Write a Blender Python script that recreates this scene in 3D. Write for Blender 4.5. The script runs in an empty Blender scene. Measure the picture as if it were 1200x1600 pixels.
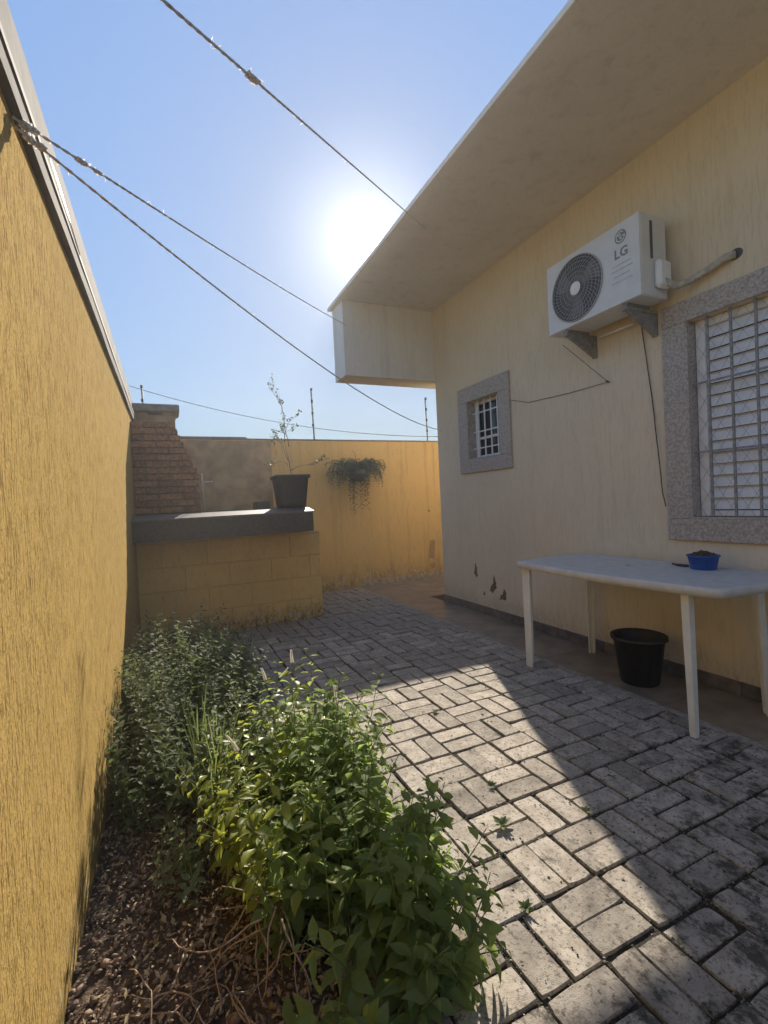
import bpy, math, random
import numpy as np
from mathutils import Vector, Matrix
R = math.radians
random.seed(7); rng = np.random.default_rng(7)
sc = bpy.context.scene
C = sc.collection

# ------------------------------------------------------------------ camera, sky, sun, exposure
YAW, PITCH, ROLL, EYE = R(24.5), R(-1.2), R(2.7), 1.17
cam_d = bpy.data.cameras.new('camera'); cam = bpy.data.objects.new('camera', cam_d); C.objects.link(cam)
cam_d.sensor_fit = 'VERTICAL'; cam_d.sensor_height = 36; cam_d.lens = 740 / 1600 * 36
cam_d.clip_start = 0.02; cam_d.clip_end = 500
fw = Vector((math.sin(YAW) * math.cos(PITCH), math.cos(YAW) * math.cos(PITCH), math.sin(PITCH)))
rt = Vector((math.cos(YAW), -math.sin(YAW), 0)); up = rt.cross(fw)
rt2 = math.cos(ROLL) * rt - math.sin(ROLL) * up; up2 = math.cos(ROLL) * up + math.sin(ROLL) * rt
M = Matrix((rt2, up2, -fw)).transposed().to_4x4(); M.translation = (0, 0, EYE)
cam.matrix_world = M
sc.camera = cam
SUN_EL, SUN_AZ = R(28.75), R(23.76)
sun_dir = Vector((math.sin(SUN_AZ) * math.cos(SUN_EL), math.cos(SUN_AZ) * math.cos(SUN_EL), math.sin(SUN_EL)))
w = bpy.data.worlds.new('World'); sc.world = w; w.use_nodes = True
nt = w.node_tree; nt.nodes.clear()
wo = nt.nodes.new('ShaderNodeOutputWorld'); bg = nt.nodes.new('ShaderNodeBackground'); sky = nt.nodes.new('ShaderNodeTexSky')
sky.sky_type = 'NISHITA'; sky.sun_disc = False; sky.sun_elevation = SUN_EL; sky.sun_rotation = SUN_AZ
sky.air_density = 1.0; sky.dust_density = 0.15; sky.ozone_density = 2.6
bg.inputs['Strength'].default_value = 0.12
# circumsolar glare of the sun itself, part of the sky
tc = nt.nodes.new('ShaderNodeTexCoord'); dp = nt.nodes.new('ShaderNodeVectorMath'); dp.operation = 'DOT_PRODUCT'
nrm = nt.nodes.new('ShaderNodeVectorMath'); nrm.operation = 'NORMALIZE'
dp.inputs[1].default_value = sun_dir
nt.links.new(tc.outputs['Generated'], nrm.inputs[0]); nt.links.new(nrm.outputs[0], dp.inputs[0])
def wmath(op, a, b):
    n = nt.nodes.new('ShaderNodeMath'); n.operation = op
    for i, v in enumerate((a, b)):
        if v is None: continue
        if isinstance(v, (int, float)): n.inputs[i].default_value = v
        else: nt.links.new(v, n.inputs[i])
    return n.outputs[0]
d = wmath('MAXIMUM', dp.outputs['Value'], 0.0)
g = wmath('ADD', wmath('MULTIPLY', wmath('POWER', d, 2200.0), 40.0), wmath('MULTIPLY', wmath('POWER', d, 160.0), 2.2))
g = wmath('ADD', g, wmath('MULTIPLY', wmath('POWER', d, 9.0), 0.05))
cmb = nt.nodes.new('ShaderNodeVectorMath'); cmb.operation = 'SCALE'; cmb.inputs[0].default_value = (1.0, 0.97, 0.93)
nt.links.new(g, cmb.inputs['Scale'])
addn = nt.nodes.new('ShaderNodeVectorMath'); addn.operation = 'ADD'
lum = nt.nodes.new('ShaderNodeVectorMath'); lum.operation = 'DOT_PRODUCT'; lum.inputs[1].default_value = (.3, .5, .2)
nt.links.new(sky.outputs[0], lum.inputs[0])
SKY_K, SKY_GAIN = 0.8, 3.25      # evens the clear sky out: less bright round the sun, no darker far from it
soft = wmath('DIVIDE', SKY_K * SKY_GAIN, wmath('ADD', lum.outputs['Value'], SKY_K))
sk = nt.nodes.new('ShaderNodeVectorMath'); sk.operation = 'SCALE'
nt.links.new(sky.outputs[0], sk.inputs[0]); nt.links.new(soft, sk.inputs['Scale'])
nt.links.new(sk.outputs[0], addn.inputs[0]); nt.links.new(cmb.outputs[0], addn.inputs[1])
nt.links.new(addn.outputs[0], bg.inputs['Color']); nt.links.new(bg.outputs[0], wo.inputs['Surface'])
sun_d = bpy.data.lights.new('sun', 'SUN'); sun_d.energy = 4.4; sun_d.angle = R(0.55); sun_d.color = (1.0, 0.90, 0.75)
sun = bpy.data.objects.new('sun', sun_d); C.objects.link(sun); sun.location = (3, 8, 6)
sun.rotation_euler = (-sun_dir).to_track_quat('-Z', 'Y').to_euler()
sc.view_settings.view_transform = 'Standard'; sc.view_settings.look = 'None'
sc.view_settings.exposure = 0.98; sc.view_settings.gamma = 1.0; sc.view_settings.use_curve_mapping = False
sc.render.engine = 'CYCLES'
sc.cycles.use_denoising = True
sc.cycles.max_bounces = 7; sc.cycles.diffuse_bounces = 4; sc.cycles.volume_bounces = 1
sc.cycles.transmission_bounces = 5; sc.cycles.sample_clamp_indirect = 8

# ------------------------------------------------------------------ helpers
W = {}
def link(o, parent=None, wl=(0, 0, 0)):
    C.objects.link(o); W[o.name] = Vector(wl)
    if parent is not None:
        o.parent = parent; o.matrix_parent_inverse = Matrix.Translation(-W[parent.name])
    return o
def tag(o, label=None, cat=None, group=None, kind=None):
    if label: o['label'] = label
    if cat: o['category'] = cat
    if group: o['group'] = group
    if kind: o['kind'] = kind
    return o
def thing(name, label, cat, loc, group=None, parent=None):
    o = bpy.data.objects.new(name, None); o.empty_display_size = 0.1; o.location = loc
    link(o, parent, loc); return tag(o, label, cat, group)
class MB:
    def __init__(s): s.v = []; s.f = []; s.sm = []
    def add(s, vs, fs, smooth=False):
        n = len(s.v); s.v.extend([tuple(p) for p in vs]); s.f.extend([tuple(i + n for i in f) for f in fs]); s.sm.extend([smooth] * len(fs)); return s
    def box(s, a, b, bev=0.0, jit=0.0):
        x0, y0, z0 = a; x1, y1, z1 = b
        if bev <= 0:
            vs = [(x, y, z) for z in (z0, z1) for y in (y0, y1) for x in (x0, x1)]
            return s.add(vs, [(0, 2, 3, 1), (4, 5, 7, 6), (0, 1, 5, 4), (2, 6, 7, 3), (0, 4, 6, 2), (1, 3, 7, 5)])
        # chamfered box: 24 verts
        B = min(bev, (x1 - x0) * .45, (y1 - y0) * .45, (z1 - z0) * .45); vs = []; idx = {}
        for ix, X in enumerate((x0, x1)):
            for iy, Y in enumerate((y0, y1)):
                for iz, Z in enumerate((z0, z1)):
                    sx, sy, sz = (1, -1)[ix], (1, -1)[iy], (1, -1)[iz]
                    j = lambda: random.uniform(-jit, jit)
                    jj = (j(), j(), j())
                    for ax in range(3):
                        p = [X + sx * B, Y + sy * B, Z + sz * B]; p[ax] = (X, Y, Z)[ax]
                        idx[(ix, iy, iz, ax)] = len(vs); vs.append((p[0] + jj[0], p[1] + jj[1], p[2] + jj[2]))
        I = lambda ix, iy, iz, ax: idx[(ix, iy, iz, ax)]
        fs = []
        for k in (0, 1):
            q = [I(k, 0, 0, 0), I(k, 1, 0, 0), I(k, 1, 1, 0), I(k, 0, 1, 0)]; fs.append(q if k else q[::-1])
            q = [I(0, k, 0, 1), I(0, k, 1, 1), I(1, k, 1, 1), I(1, k, 0, 1)]; fs.append(q if k else q[::-1])
            q = [I(0, 0, k, 2), I(1, 0, k, 2), I(1, 1, k, 2), I(0, 1, k, 2)]; fs.append(q if k else q[::-1])
        for a_ in (0, 1):
            for b_ in (0, 1):
                q = [I(a_, b_, 0, 0), I(a_, b_, 0, 1), I(a_, b_, 1, 1), I(a_, b_, 1, 0)]; fs.append(q if a_ == b_ else q[::-1])
                q = [I(a_, 0, b_, 2), I(a_, 0, b_, 0), I(a_, 1, b_, 0), I(a_, 1, b_, 2)]; fs.append(q if a_ == b_ else q[::-1])
                q = [I(0, a_, b_, 1), I(0, a_, b_, 2), I(1, a_, b_, 2), I(1, a_, b_, 1)]; fs.append(q if a_ == b_ else q[::-1])
                for c_ in (0, 1):
                    q = [I(a_, b_, c_, 0), I(a_, b_, c_, 1), I(a_, b_, c_, 2)]; fs.append(q if (a_ + b_ + c_) % 2 else q[::-1])
        return s.add(vs, fs)
    def tube(s, pts, rad, n=6, cap=True, smooth=True):
        pts = [Vector(p) for p in pts]; m = len(pts)
        rads = [rad] * m if isinstance(rad, (int, float)) else list(rad)
        vs = []; ref = None
        for i, p in enumerate(pts):
            t = (pts[min(i + 1, m - 1)] - pts[max(i - 1, 0)]).normalized()
            if ref is None:
                ref = t.orthogonal().normalized()
            ref = (ref - t * ref.dot(t)); ref = ref.normalized() if ref.length > 1e-6 else t.orthogonal().normalized()
            b = t.cross(ref)
            for k in range(n):
                a = 2 * math.pi * k / n
                vs.append(p + (ref * math.cos(a) + b * math.sin(a)) * rads[i])
        fs = [(i * n + k, i * n + (k + 1) % n, (i + 1) * n + (k + 1) % n, (i + 1) * n + k) for i in range(m - 1) for k in range(n)]
        if cap: fs += [tuple(range(n))[::-1], tuple((m - 1) * n + k for k in range(n))]
        return s.add(vs, fs, smooth)
    def lathe(s, prof, c, n=32, smooth=True, sq=0.0):
        vs = []; fs = []
        for (r, z) in prof:
            for k in range(n):
                a = 2 * math.pi * k / n; ca, sa = math.cos(a), math.sin(a)
                q = r / max(abs(ca), abs(sa)) * sq + r * (1 - sq) if sq else r
                vs.append((c[0] + q * ca, c[1] + q * sa, c[2] + z))
        m = len(prof)
        for i in range(m - 1):
            for k in range(n):
                fs.append((i * n + k, i * n + (k + 1) % n, (i + 1) * n + (k + 1) % n, (i + 1) * n + k))
        return s.add(vs, fs, smooth)
    def prism(s, poly, z0, z1):
        n = len(poly); vs = [(x, y, z0) for x, y in poly] + [(x, y, z1) for x, y in poly]
        fs = [tuple(range(n))[::-1], tuple(range(n, 2 * n))] + [(i, (i + 1) % n, n + (i + 1) % n, n + i) for i in range(n)]
        return s.add(vs, fs)
    def build(s, name, mat, parent=None, origin=None, **t):
        V = np.array(s.v, dtype=np.float64)
        if origin is None:
            lo, hi = V.min(0), V.max(0); origin = ((lo[0] + hi[0]) / 2, (lo[1] + hi[1]) / 2, lo[2])
        V = V - np.array(origin)
        me = bpy.data.meshes.new(name); me.from_pydata(V.tolist(), [], s.f); me.update()
        me.polygons.foreach_set('use_smooth', s.sm)
        me.materials.append(mat)
        o = bpy.data.objects.new(name, me); o.location = origin
        link(o, parent, origin)
        return tag(o, **t)

# ------------------------------------------------------------------ materials
def mat(name):
    m = bpy.data.materials.new(name); m.use_nodes = True; nt = m.node_tree
    b = nt.nodes['Principled BSDF']; return m, nt, b
class N:
    def __init__(s, nt): s.nt = nt
    def new(s, t, **k):
        n = s.nt.nodes.new(t)
        for a, v in k.items(): setattr(n, a, v)
        return n
    def val(s, sock, v):
        if isinstance(v, bpy.types.NodeSocket): s.nt.links.new(v, sock)
        elif isinstance(v, (tuple, list)) and len(v) == 3 and sock.type == 'RGBA': sock.default_value = (*v, 1)
        else: sock.default_value = v
    def pos(s, scale=(1, 1, 1), rand=0.0):
        g = s.new('ShaderNodeNewGeometry'); m = s.new('ShaderNodeMapping')
        s.val(m.inputs['Vector'], g.outputs['Position']); m.inputs['Scale'].default_value = scale
        if rand:
            oi = s.new('ShaderNodeObjectInfo'); v = s.new('ShaderNodeVectorMath', operation='SCALE'); v.inputs[0].default_value = (rand, rand * .7, rand * .3)
            s.val(v.inputs['Scale'], oi.outputs['Random']); s.val(m.inputs['Location'], v.outputs[0])
        return m.outputs[0]
    def sep(s, axis='Z'):
        g = s.new('ShaderNodeNewGeometry'); x = s.new('ShaderNodeSeparateXYZ'); s.val(x.inputs[0], g.outputs['Position']); return x.outputs[axis]
    def noise(s, vec, scale=5, detail=4, rough=.55, dist=0):
        n = s.new('ShaderNodeTexNoise'); s.val(n.inputs['Vector'], vec); n.inputs['Scale'].default_value = scale
        n.inputs['Detail'].default_value = detail; n.inputs['Roughness'].default_value = rough; n.inputs['Distortion'].default_value = dist
        return n.outputs['Fac']
    def vor(s, vec, scale=5):
        n = s.new('ShaderNodeTexVoronoi'); s.val(n.inputs['Vector'], vec); n.inputs['Scale'].default_value = scale; return n.outputs['Distance']
    def ramp(s, fac, a, b, va=0.0, vb=1.0):
        n = s.new('ShaderNodeMapRange'); n.interpolation_type = 'SMOOTHSTEP'; s.val(n.inputs['Value'], fac)
        n.inputs['From Min'].default_value = a; n.inputs['From Max'].default_value = b
        n.inputs['To Min'].default_value = va; n.inputs['To Max'].default_value = vb; return n.outputs[0]
    def mix(s, fac, a, b, mode='MIX'):
        n = s.new('ShaderNodeMix', data_type='RGBA', blend_type=mode)
        s.val(n.inputs[0], fac); s.val(n.inputs[6], a); s.val(n.inputs[7], b); return n.outputs[2]
    def m(s, op, a, b=0.0):
        n = s.new('ShaderNodeMath', operation=op); s.val(n.inputs[0], a); s.val(n.inputs[1], b); return n.outputs[0]
    def bump(s, h, strength=.5, dist=.01, prev=None):
        n = s.new('ShaderNodeBump'); s.val(n.inputs['Height'], h); n.inputs['Strength'].default_value = strength; n.inputs['Distance'].default_value = dist
        if prev: s.val(n.inputs['Normal'], prev)
        return n.outputs[0]
def plain(name, col, rough=.6, metal=0, var=.25, scale=30, bump=.15, spec=.5, rand=0.0, bd=.003):
    m, nt, b = mat(name); n = N(nt); v = n.pos(rand=rand * 10)
    f = n.noise(v, scale, 5)
    dark = tuple(c * (1 - var) for c in col); lite = tuple(min(1, c * (1 + var * .6)) for c in col)
    c = n.mix(n.ramp(f, .3, .7), dark, lite)
    if rand:
        oi = n.new('ShaderNodeObjectInfo'); hs = n.new('ShaderNodeHueSaturation'); n.val(hs.inputs['Color'], c)
        n.val(hs.inputs['Value'], n.ramp(oi.outputs['Random'], 0, 1, 1 - rand, 1 + rand)); c = hs.outputs[0]
    n.val(b.inputs['Base Color'], c); b.inputs['Roughness'].default_value = rough; b.inputs['Metallic'].default_value = metal
    b.inputs['Specular IOR Level'].default_value = spec
    if bump: n.val(b.inputs['Normal'], n.bump(n.noise(v, scale * 3, 5), bump, bd))
    return m
def grafiato(name, col, dark, sx=120, sz=9, streak=.55, bs=.8, bd=.004, grime=.0, grime_h=.3, grime_col=(.16, .13, .09), big=.2, rough=False, drip=0.0):
    m, nt, b = mat(name); n = N(nt)
    v = n.pos((sx, sx, sz)); f1 = n.noise(v, 1, 3, .6, .15)
    v2 = n.pos((sx * 2.3, sx * 2.3, sz * 4)); f2 = n.noise(v2, 1, 2)
    f3 = n.noise(n.pos(), 2.2, 5, .6); f4 = n.noise(n.pos(), 160, 2)
    st = n.ramp(f1, .54, .64)
    c = n.mix(n.m('MULTIPLY', st, streak), col, dark)
    c = n.mix(n.m('MULTIPLY', n.ramp(f3, .35, .7), big), c, tuple(x * .72 for x in col))
    c = n.mix(n.m('MULTIPLY', n.ramp(f2, .5, .75), .25), c, tuple(min(1, x * 1.15) for x in col))
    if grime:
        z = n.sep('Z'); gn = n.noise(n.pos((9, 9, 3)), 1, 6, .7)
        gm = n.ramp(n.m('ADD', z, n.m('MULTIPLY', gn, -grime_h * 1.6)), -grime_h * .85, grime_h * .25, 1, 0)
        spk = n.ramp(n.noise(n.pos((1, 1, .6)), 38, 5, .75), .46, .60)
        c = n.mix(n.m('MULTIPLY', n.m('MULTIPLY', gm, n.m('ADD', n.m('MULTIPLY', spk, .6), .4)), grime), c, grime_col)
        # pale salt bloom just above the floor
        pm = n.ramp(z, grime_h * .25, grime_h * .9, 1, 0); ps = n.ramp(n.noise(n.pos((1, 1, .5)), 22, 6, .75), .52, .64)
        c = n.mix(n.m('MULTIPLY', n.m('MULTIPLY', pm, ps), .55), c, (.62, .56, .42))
    if drip:     # rain streaks and faint damp patches running down from the eave
        dr = n.ramp(n.noise(n.pos((11, 11, .55)), 1, 5, .65), .50, .72); c = n.mix(n.m('MULTIPLY', dr, drip), c, tuple(x * .55 for x in col))
        bl = n.ramp(n.noise(n.pos(), 3.1, 6, .7), .55, .60); c = n.mix(n.m('MULTIPLY', bl, drip * .35), c, tuple(min(1, x * 1.12) for x in col))
        pk = n.ramp(n.noise(n.pos(), 45, 3, .6), .70, .74); c = n.mix(n.m('MULTIPLY', pk, drip * 1.3), c, (.20, .16, .11))
    if rough:    # torn, pitted scratch render: clusters of short gouges and bright sand grains
        cl = n.ramp(n.noise(n.pos((14, 14, 5)), 1, 4, .7), .40, .62, .25, 1)
        pit = n.ramp(n.noise(n.pos((1, 1, .55)), 190, 4, .8), .55, .66)
        c = n.mix(n.m('MULTIPLY', n.m('MULTIPLY', pit, cl), .65), c, dark)
        gr = n.ramp(n.noise(n.pos(), 330, 2, .5), .66, .74)
        c = n.mix(n.m('MULTIPLY', gr, .5), c, (.70, .55, .30)); st = n.m('ADD', n.m('MULTIPLY', st, cl), n.m('MULTIPLY', pit, .5))
    n.val(b.inputs['Base Color'], c); b.inputs['Roughness'].default_value = 1.0 if rough else .85; b.inputs['Specular IOR Level'].default_value = .02 if rough else .25
    h = n.m('SUBTRACT', n.m('ADD', n.m('MULTIPLY', f2, .5), n.m('MULTIPLY', f4, .25)), n.m('MULTIPLY', st, .9))
    n.val(b.inputs['Normal'], n.bump(h, bs, bd)); return m
def leafmat(name, c1, c2, trans=.35, rough=.45, tcol=None):
    m, nt, b = mat(name); n = N(nt)
    f = n.noise(n.pos(), 7, 3); f2 = n.noise(n.pos(), 120, 3)
    oi = n.new('ShaderNodeObjectInfo')
    c = n.mix(n.ramp(f, .35, .65), c1, c2); c = n.mix(n.m('MULTIPLY', n.ramp(f2, .4, .7), .3), c, tuple(x * .6 for x in c1))
    f5 = n.noise(n.pos(), 26, 4, .7); c = n.mix(n.m('MULTIPLY', n.ramp(f5, .60, .72), .75), c, (c2[0] * 1.9, c2[1] * 1.45, c2[2] * .9))
    f6 = n.noise(n.pos(), 95, 3, .7); c = n.mix(n.m('MULTIPLY', n.ramp(f6, .66, .72), .6), c, (.12, .08, .03))
    n.val(b.inputs['Base Color'], c); b.inputs['Roughness'].default_value = rough; b.inputs['Specular IOR Level'].default_value = .35
    n.val(b.inputs['Normal'], n.bump(f2, .3, .002))
    tr = n.new('ShaderNodeBsdfTranslucent'); n.val(tr.inputs['Color'], tcol or tuple(min(1, x * 2.2) for x in c2))
    mx = n.new('ShaderNodeMixShader'); mx.inputs[0].default_value = trans
    nt.links.new(b.outputs[0], mx.inputs[1]); nt.links.new(tr.outputs[0], mx.inputs[2])
    nt.links.new(mx.outputs[0], nt.nodes['Material Output'].inputs['Surface']); return m

OCHRE = (.64, .42, .13)
M_left = grafiato('yellow_scratched_render', (.52, .36, .13), (.18, .105, .035), 210, 15, .95, 1.0, .006, big=.3, rough=True, drip=.18, grime=.35, grime_h=.2)
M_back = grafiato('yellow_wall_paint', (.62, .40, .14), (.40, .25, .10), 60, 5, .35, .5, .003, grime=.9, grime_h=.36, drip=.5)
M_house = grafiato('pale_ochre_render', (.76, .645, .475), (.52, .43, .30), 90, 8, .20, .5, .003, grime=.5, grime_h=.28, big=.18, drip=.13)
M_eave = grafiato('eave_plaster', (.80, .755, .68), (.60, .54, .45), 40, 6, .15, .3, .003, big=.22, drip=.25)
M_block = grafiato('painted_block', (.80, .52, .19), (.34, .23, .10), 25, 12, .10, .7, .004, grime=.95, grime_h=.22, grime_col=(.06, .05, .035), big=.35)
M_coping = plain('bare_cement', (.15, .14, .135), .9, var=.3, scale=6, bump=.4)
M_coping2 = plain('cement_ledge', (.27, .255, .24), .85, var=.2, scale=9, bump=.3)
M_cap = plain('dark_cement_cap', (.20, .18, .15), .9, var=.3, scale=12)
M_granite = plain('grey_granite', (.46, .405, .355), .6, var=.33, scale=70, bump=.12)
M_slab = plain('dark_granite_slab', (.075, .058, .050), .5, var=.5, scale=90, bump=.05)
M_white = plain('white_paint', (.84, .84, .84), .45, var=.06, scale=20, bump=.05)
M_plastic = plain('white_plastic', (.76, .73, .66), .38, var=.07, scale=14, bump=.06)
M_plastic_top = plain('worn_white_plastic', (.60, .585, .56), .55, var=.10, scale=18, bump=.1)
M_ac = plain('white_enamel', (.70, .70, .70), .4, var=.05, scale=12, bump=.03)
M_acdark = plain('dark_recess', (.10, .10, .11), .6, var=.2)
M_acgrey = plain('grey_print', (.25, .25, .27), .5, var=.05)
M_grille = plain('grey_grille_wire', (.42, .42, .43), .5, var=.05)
M_bar = plain('grey_steel_bar', (.30, .29, .28), .55, .2, var=.3, scale=40)
M_rust = plain('rusty_steel', (.13, .09, .07), .7, .4, var=.5, scale=60)
M_glass, _nt, _b = mat('window_glass'); _b.inputs['Base Color'].default_value = (.035, .04, .045, 1); _b.inputs['Roughness'].default_value = .12
M_blackp = plain('black_plastic', (.018, .018, .02), .5, var=.3, scale=25, bump=.1)
M_blue = plain('blue_plastic', (.03, .10, .40), .42, var=.2, scale=20)
M_dirt = plain('brown_dirt', (.14, .09, .06), .95, var=.6, scale=80, bump=1.0, bd=.01)
M_brick = plain('soot_brick', (.30, .145, .07), .85, var=.4, scale=35, bump=.5, rand=.22)
M_mortar = plain('mortar', (.24, .15, .085), .95, var=.3, scale=60, bump=.6)
M_bsoot = plain('sooty_plaster', (.36, .24, .12), .9, var=.4, scale=5, bump=.3)
M_tile = plain('floor_tile', (.24, .19, .145), .3, var=.28, scale=7, bump=.05, rand=.07)
M_basetile = plain('base_tile', (.15, .13, .12), .4, var=.35, scale=12, bump=.1, rand=.15)
M_curb = plain('cement_curb', (.30, .27, .23), .9, var=.35, scale=25, bump=.5)
M_rope = plain('grey_rope', (.58, .53, .50), .9, var=.4, scale=150, bump=.6)
M_fibre = leafmat('rope_fibre', (.75, .70, .64), (.85, .80, .74), .5, .5, (.95, .9, .85))
M_flash = plain('metal_flashing', (.62, .62, .60), .35, .5, var=.1, scale=20)
M_pipe = plain('pipe_foam', (.50, .46, .40), .8, var=.25, scale=40, bump=.5)
M_peel = plain('exposed_mortar', (.17, .13, .09), .95, var=.4, scale=60, bump=.8)
M_wire = plain('thin_wire', (.12, .10, .09), .6, .3, var=.2)
M_peb = plain('pebble_stone', (.27, .19, .14), .85, var=.5, scale=35, bump=.5)
M_stem_dry = plain('dry_stem', (.36, .25, .17), .8, var=.4, scale=80, bump=.3)
M_stem = plain('green_stem', (.16, .19, .07), .6, var=.3, scale=60)
M_leafA = leafmat('broad_leaf', (.11, .155, .06), (.155, .205, .075), .45, .8, (.40, .54, .13))
M_leafY = leafmat('backlit_yellow_leaf', (.17, .21, .04), (.22, .25, .05), .45, .42, (.50, .55, .08))  # brighter, yellower copy of the broad leaf, standing in for backlight
M_leafS = leafmat('sage_leaf', (.12, .15, .085), (.16, .19, .10), .32, .75, (.22, .28, .10))
M_leafB = leafmat('small_leaf', (.08, .11, .055), (.13, .16, .075), .32, .7, (.18, .26, .07))
M_grass = leafmat('grass_blade', (.14, .18, .08), (.20, .25, .10), .35, .45, (.25, .33, .10))
M_fern = leafmat('fern_frond', (.04, .06, .03), (.07, .09, .04), .3, .5)
M_flower = leafmat('seed_head', (.35, .30, .24), (.50, .45, .38), .3, .7)

def m_paver():
    m, nt, b = mat('concrete_paver'); n = N(nt)
    oi = n.new('ShaderNodeObjectInfo')
    f = n.noise(n.pos(rand=8), 14, 6, .65); fine = n.noise(n.pos(), 260, 3, .7); sp = n.noise(n.pos(), 75, 5, .75)
    c = n.mix(n.ramp(f, .3, .72), (.29, .25, .205), (.48, .425, .355))
    hs = n.new('ShaderNodeHueSaturation'); n.val(hs.inputs['Color'], c); n.val(hs.inputs['Value'], n.ramp(oi.outputs['Random'], 0, 1, .80, 1.14)); c = hs.outputs[0]
    c = n.mix(n.m('MULTIPLY', n.ramp(sp, .51, .64), .78), c, (.075, .068, .055))
    c = n.mix(n.m('MULTIPLY', n.ramp(fine, .6, .75), .5), c, (.40, .37, .33))
    # moss and black lichen, thicker towards the damp near corner
    x = n.sep('X'); y = n.sep('Y')
    wet = n.ramp(n.m('SUBTRACT', n.m('MULTIPLY', x, .55), y), -.95, .15)
    mo = n.noise(n.pos((1, .7, 1)), 13, 9, .78)
    msk = n.ramp(n.m('ADD', mo, n.m('MULTIPLY', wet, .105)), .56, .70)
    c = n.mix(n.m('MULTIPLY', msk, .85), c, (.032, .032, .026))
    n.val(b.inputs['Base Color'], c); b.inputs['Roughness'].default_value = .88; b.inputs['Specular IOR Level'].default_value = .3
    n.val(b.inputs['Normal'], n.bump(n.m('ADD', fine, n.m('MULTIPLY', f, 1.5)), .5, .004)); return m
M_paver = m_paver()
M_joint = plain('mossy_joint_sand', (.050, .044, .031), .97, var=.6, scale=70, bump=1.0, bd=.012)
M_soil = plain('garden_soil', (.13, .085, .058), .97, var=.5, scale=30, bump=1.0, bd=.02)
M_ground = plain('bare_ground', (.16, .12, .09), .95, var=.3, scale=3, bump=.4)

# ------------------------------------------------------------------ the setting
XH, XL, YB = 2.84, -0.28, 6.15           # house wall face, left wall face, back wall face
XP, XS = 0.324, 2.35                     # paving from/to
YC = 4.66                                # house corner
MB().box((-12, -12, -.30), (12, 12, -.10)).build('ground', M_ground, kind='structure')
# garden soil with a lumpy surface
nx, ny = 26, 120; vs = []; fs = []
for j in range(ny + 1):
    for i in range(nx + 1):
        x = XL - .1 + (XP + .06 - XL + .1) * i / nx; y = -1.2 + 6.2 * j / ny
        z = -.018 + .018 * math.sin(x * 9 + y * 5) * math.sin(y * 7 - x * 3) + random.uniform(-.008, .008)
        if x > XP - .03: z = min(z, -.03)
        vs.append((x, y, z))
for j in range(ny):
    for i in range(nx): a = j * (nx + 1) + i; fs.append((a, a + 1, a + nx + 2, a + nx + 1))
MB().add(vs, fs, True).build('garden_soil', M_soil, kind='structure')
pav = MB().box((XP - .004, -1.2, -.09), (XS + .006, YB, -.0095)).build('brick_paving', M_joint, kind='structure')
MB().box((XS + .012, -1.2, -.09), (XH, YB, -.004)).box((XH, YC + .33, -.09), (8, YB, -.004)).build('tiled_walk', M_mortar, kind='structure')
walk = bpy.data.objects['tiled_walk']

# pavers in a basket weave
def paver_mesh(k):
    b = MB(); L, Wd = .1915, .0918; ring = []
    # worn outline: wavy edge with a chipped corner or two, softly chamfered top
    for (ax, ay, bx, by, n_) in ((-L / 2, -Wd / 2, L / 2, -Wd / 2, 5), (L / 2, -Wd / 2, L / 2, Wd / 2, 3), (L / 2, Wd / 2, -L / 2, Wd / 2, 5), (-L / 2, Wd / 2, -L / 2, -Wd / 2, 3)):
        for q in range(n_):
            t = q / n_; cx = (ax + (bx - ax) * t); cy = (ay + (by - ay) * t); k_ = random.gauss(0, .0011) + (.006 * random.random() if q == 0 else 0)
            ring.append((cx * (1 - k_ * 8), cy * (1 - k_ * 14)))
    m_ = len(ring); vs = [(x, y, -.05) for x, y in ring] + [(x, y, -.005 + random.uniform(-.001, .001)) for x, y in ring]
    vs += [(x * .982, y * .96, random.uniform(-.0009, .0003)) for x, y in ring]
    b.add(vs, [(i * m_ + q, i * m_ + (q + 1) % m_, (i + 1) * m_ + (q + 1) % m_, (i + 1) * m_ + q) for i in (0, 1) for q in range(m_)] + [tuple(range(2 * m_, 3 * m_))])
    me = bpy.data.meshes.new('paver'); me.from_pydata(b.v, [], b.f); me.update(); me.materials.append(M_paver); return me
pm = [paver_mesh(k) for k in range(16)]
G = .2027; cells = []
i0 = 0
for i in range(-2, 9):
    for j in range(-11, 27):
        x0 = .729 + G * i; y0 = .845 + G * j
        if x0 < XP - .01 or x0 + G > XS + .08 or y0 > YB - .05: continue
        for h in (0, 1):
            if (i + j) % 2 == 0: cx, cy, r = x0 + G * (.25 + .5 * h), y0 + G / 2, math.pi / 2
            else: cx, cy, r = x0 + G / 2, y0 + G * (.25 + .5 * h), 0
            cells.append((cx, cy, r))
def ground_px(x, y):
    v = Vector((x, y, -EYE)); z = v.dot(fw)
    if z < .05: return None
    return 600 + 740 * v.dot(rt2) / z, 800 - 740 * v.dot(up2) / z, z
scored = []
for c in cells:
    q = ground_px(c[0], c[1]); s = 1e9
    if q and -60 < q[0] < 1260 and 0 < q[1] < 1660 and not (c[0] < .62 and c[1] < 2.3) and c[0] + .05 < XS + .1: s = q[2]
    elif q: s = 500 + q[2]
    scored.append((s, c))
scored.sort(key=lambda t: t[0])
rest = MB()
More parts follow.
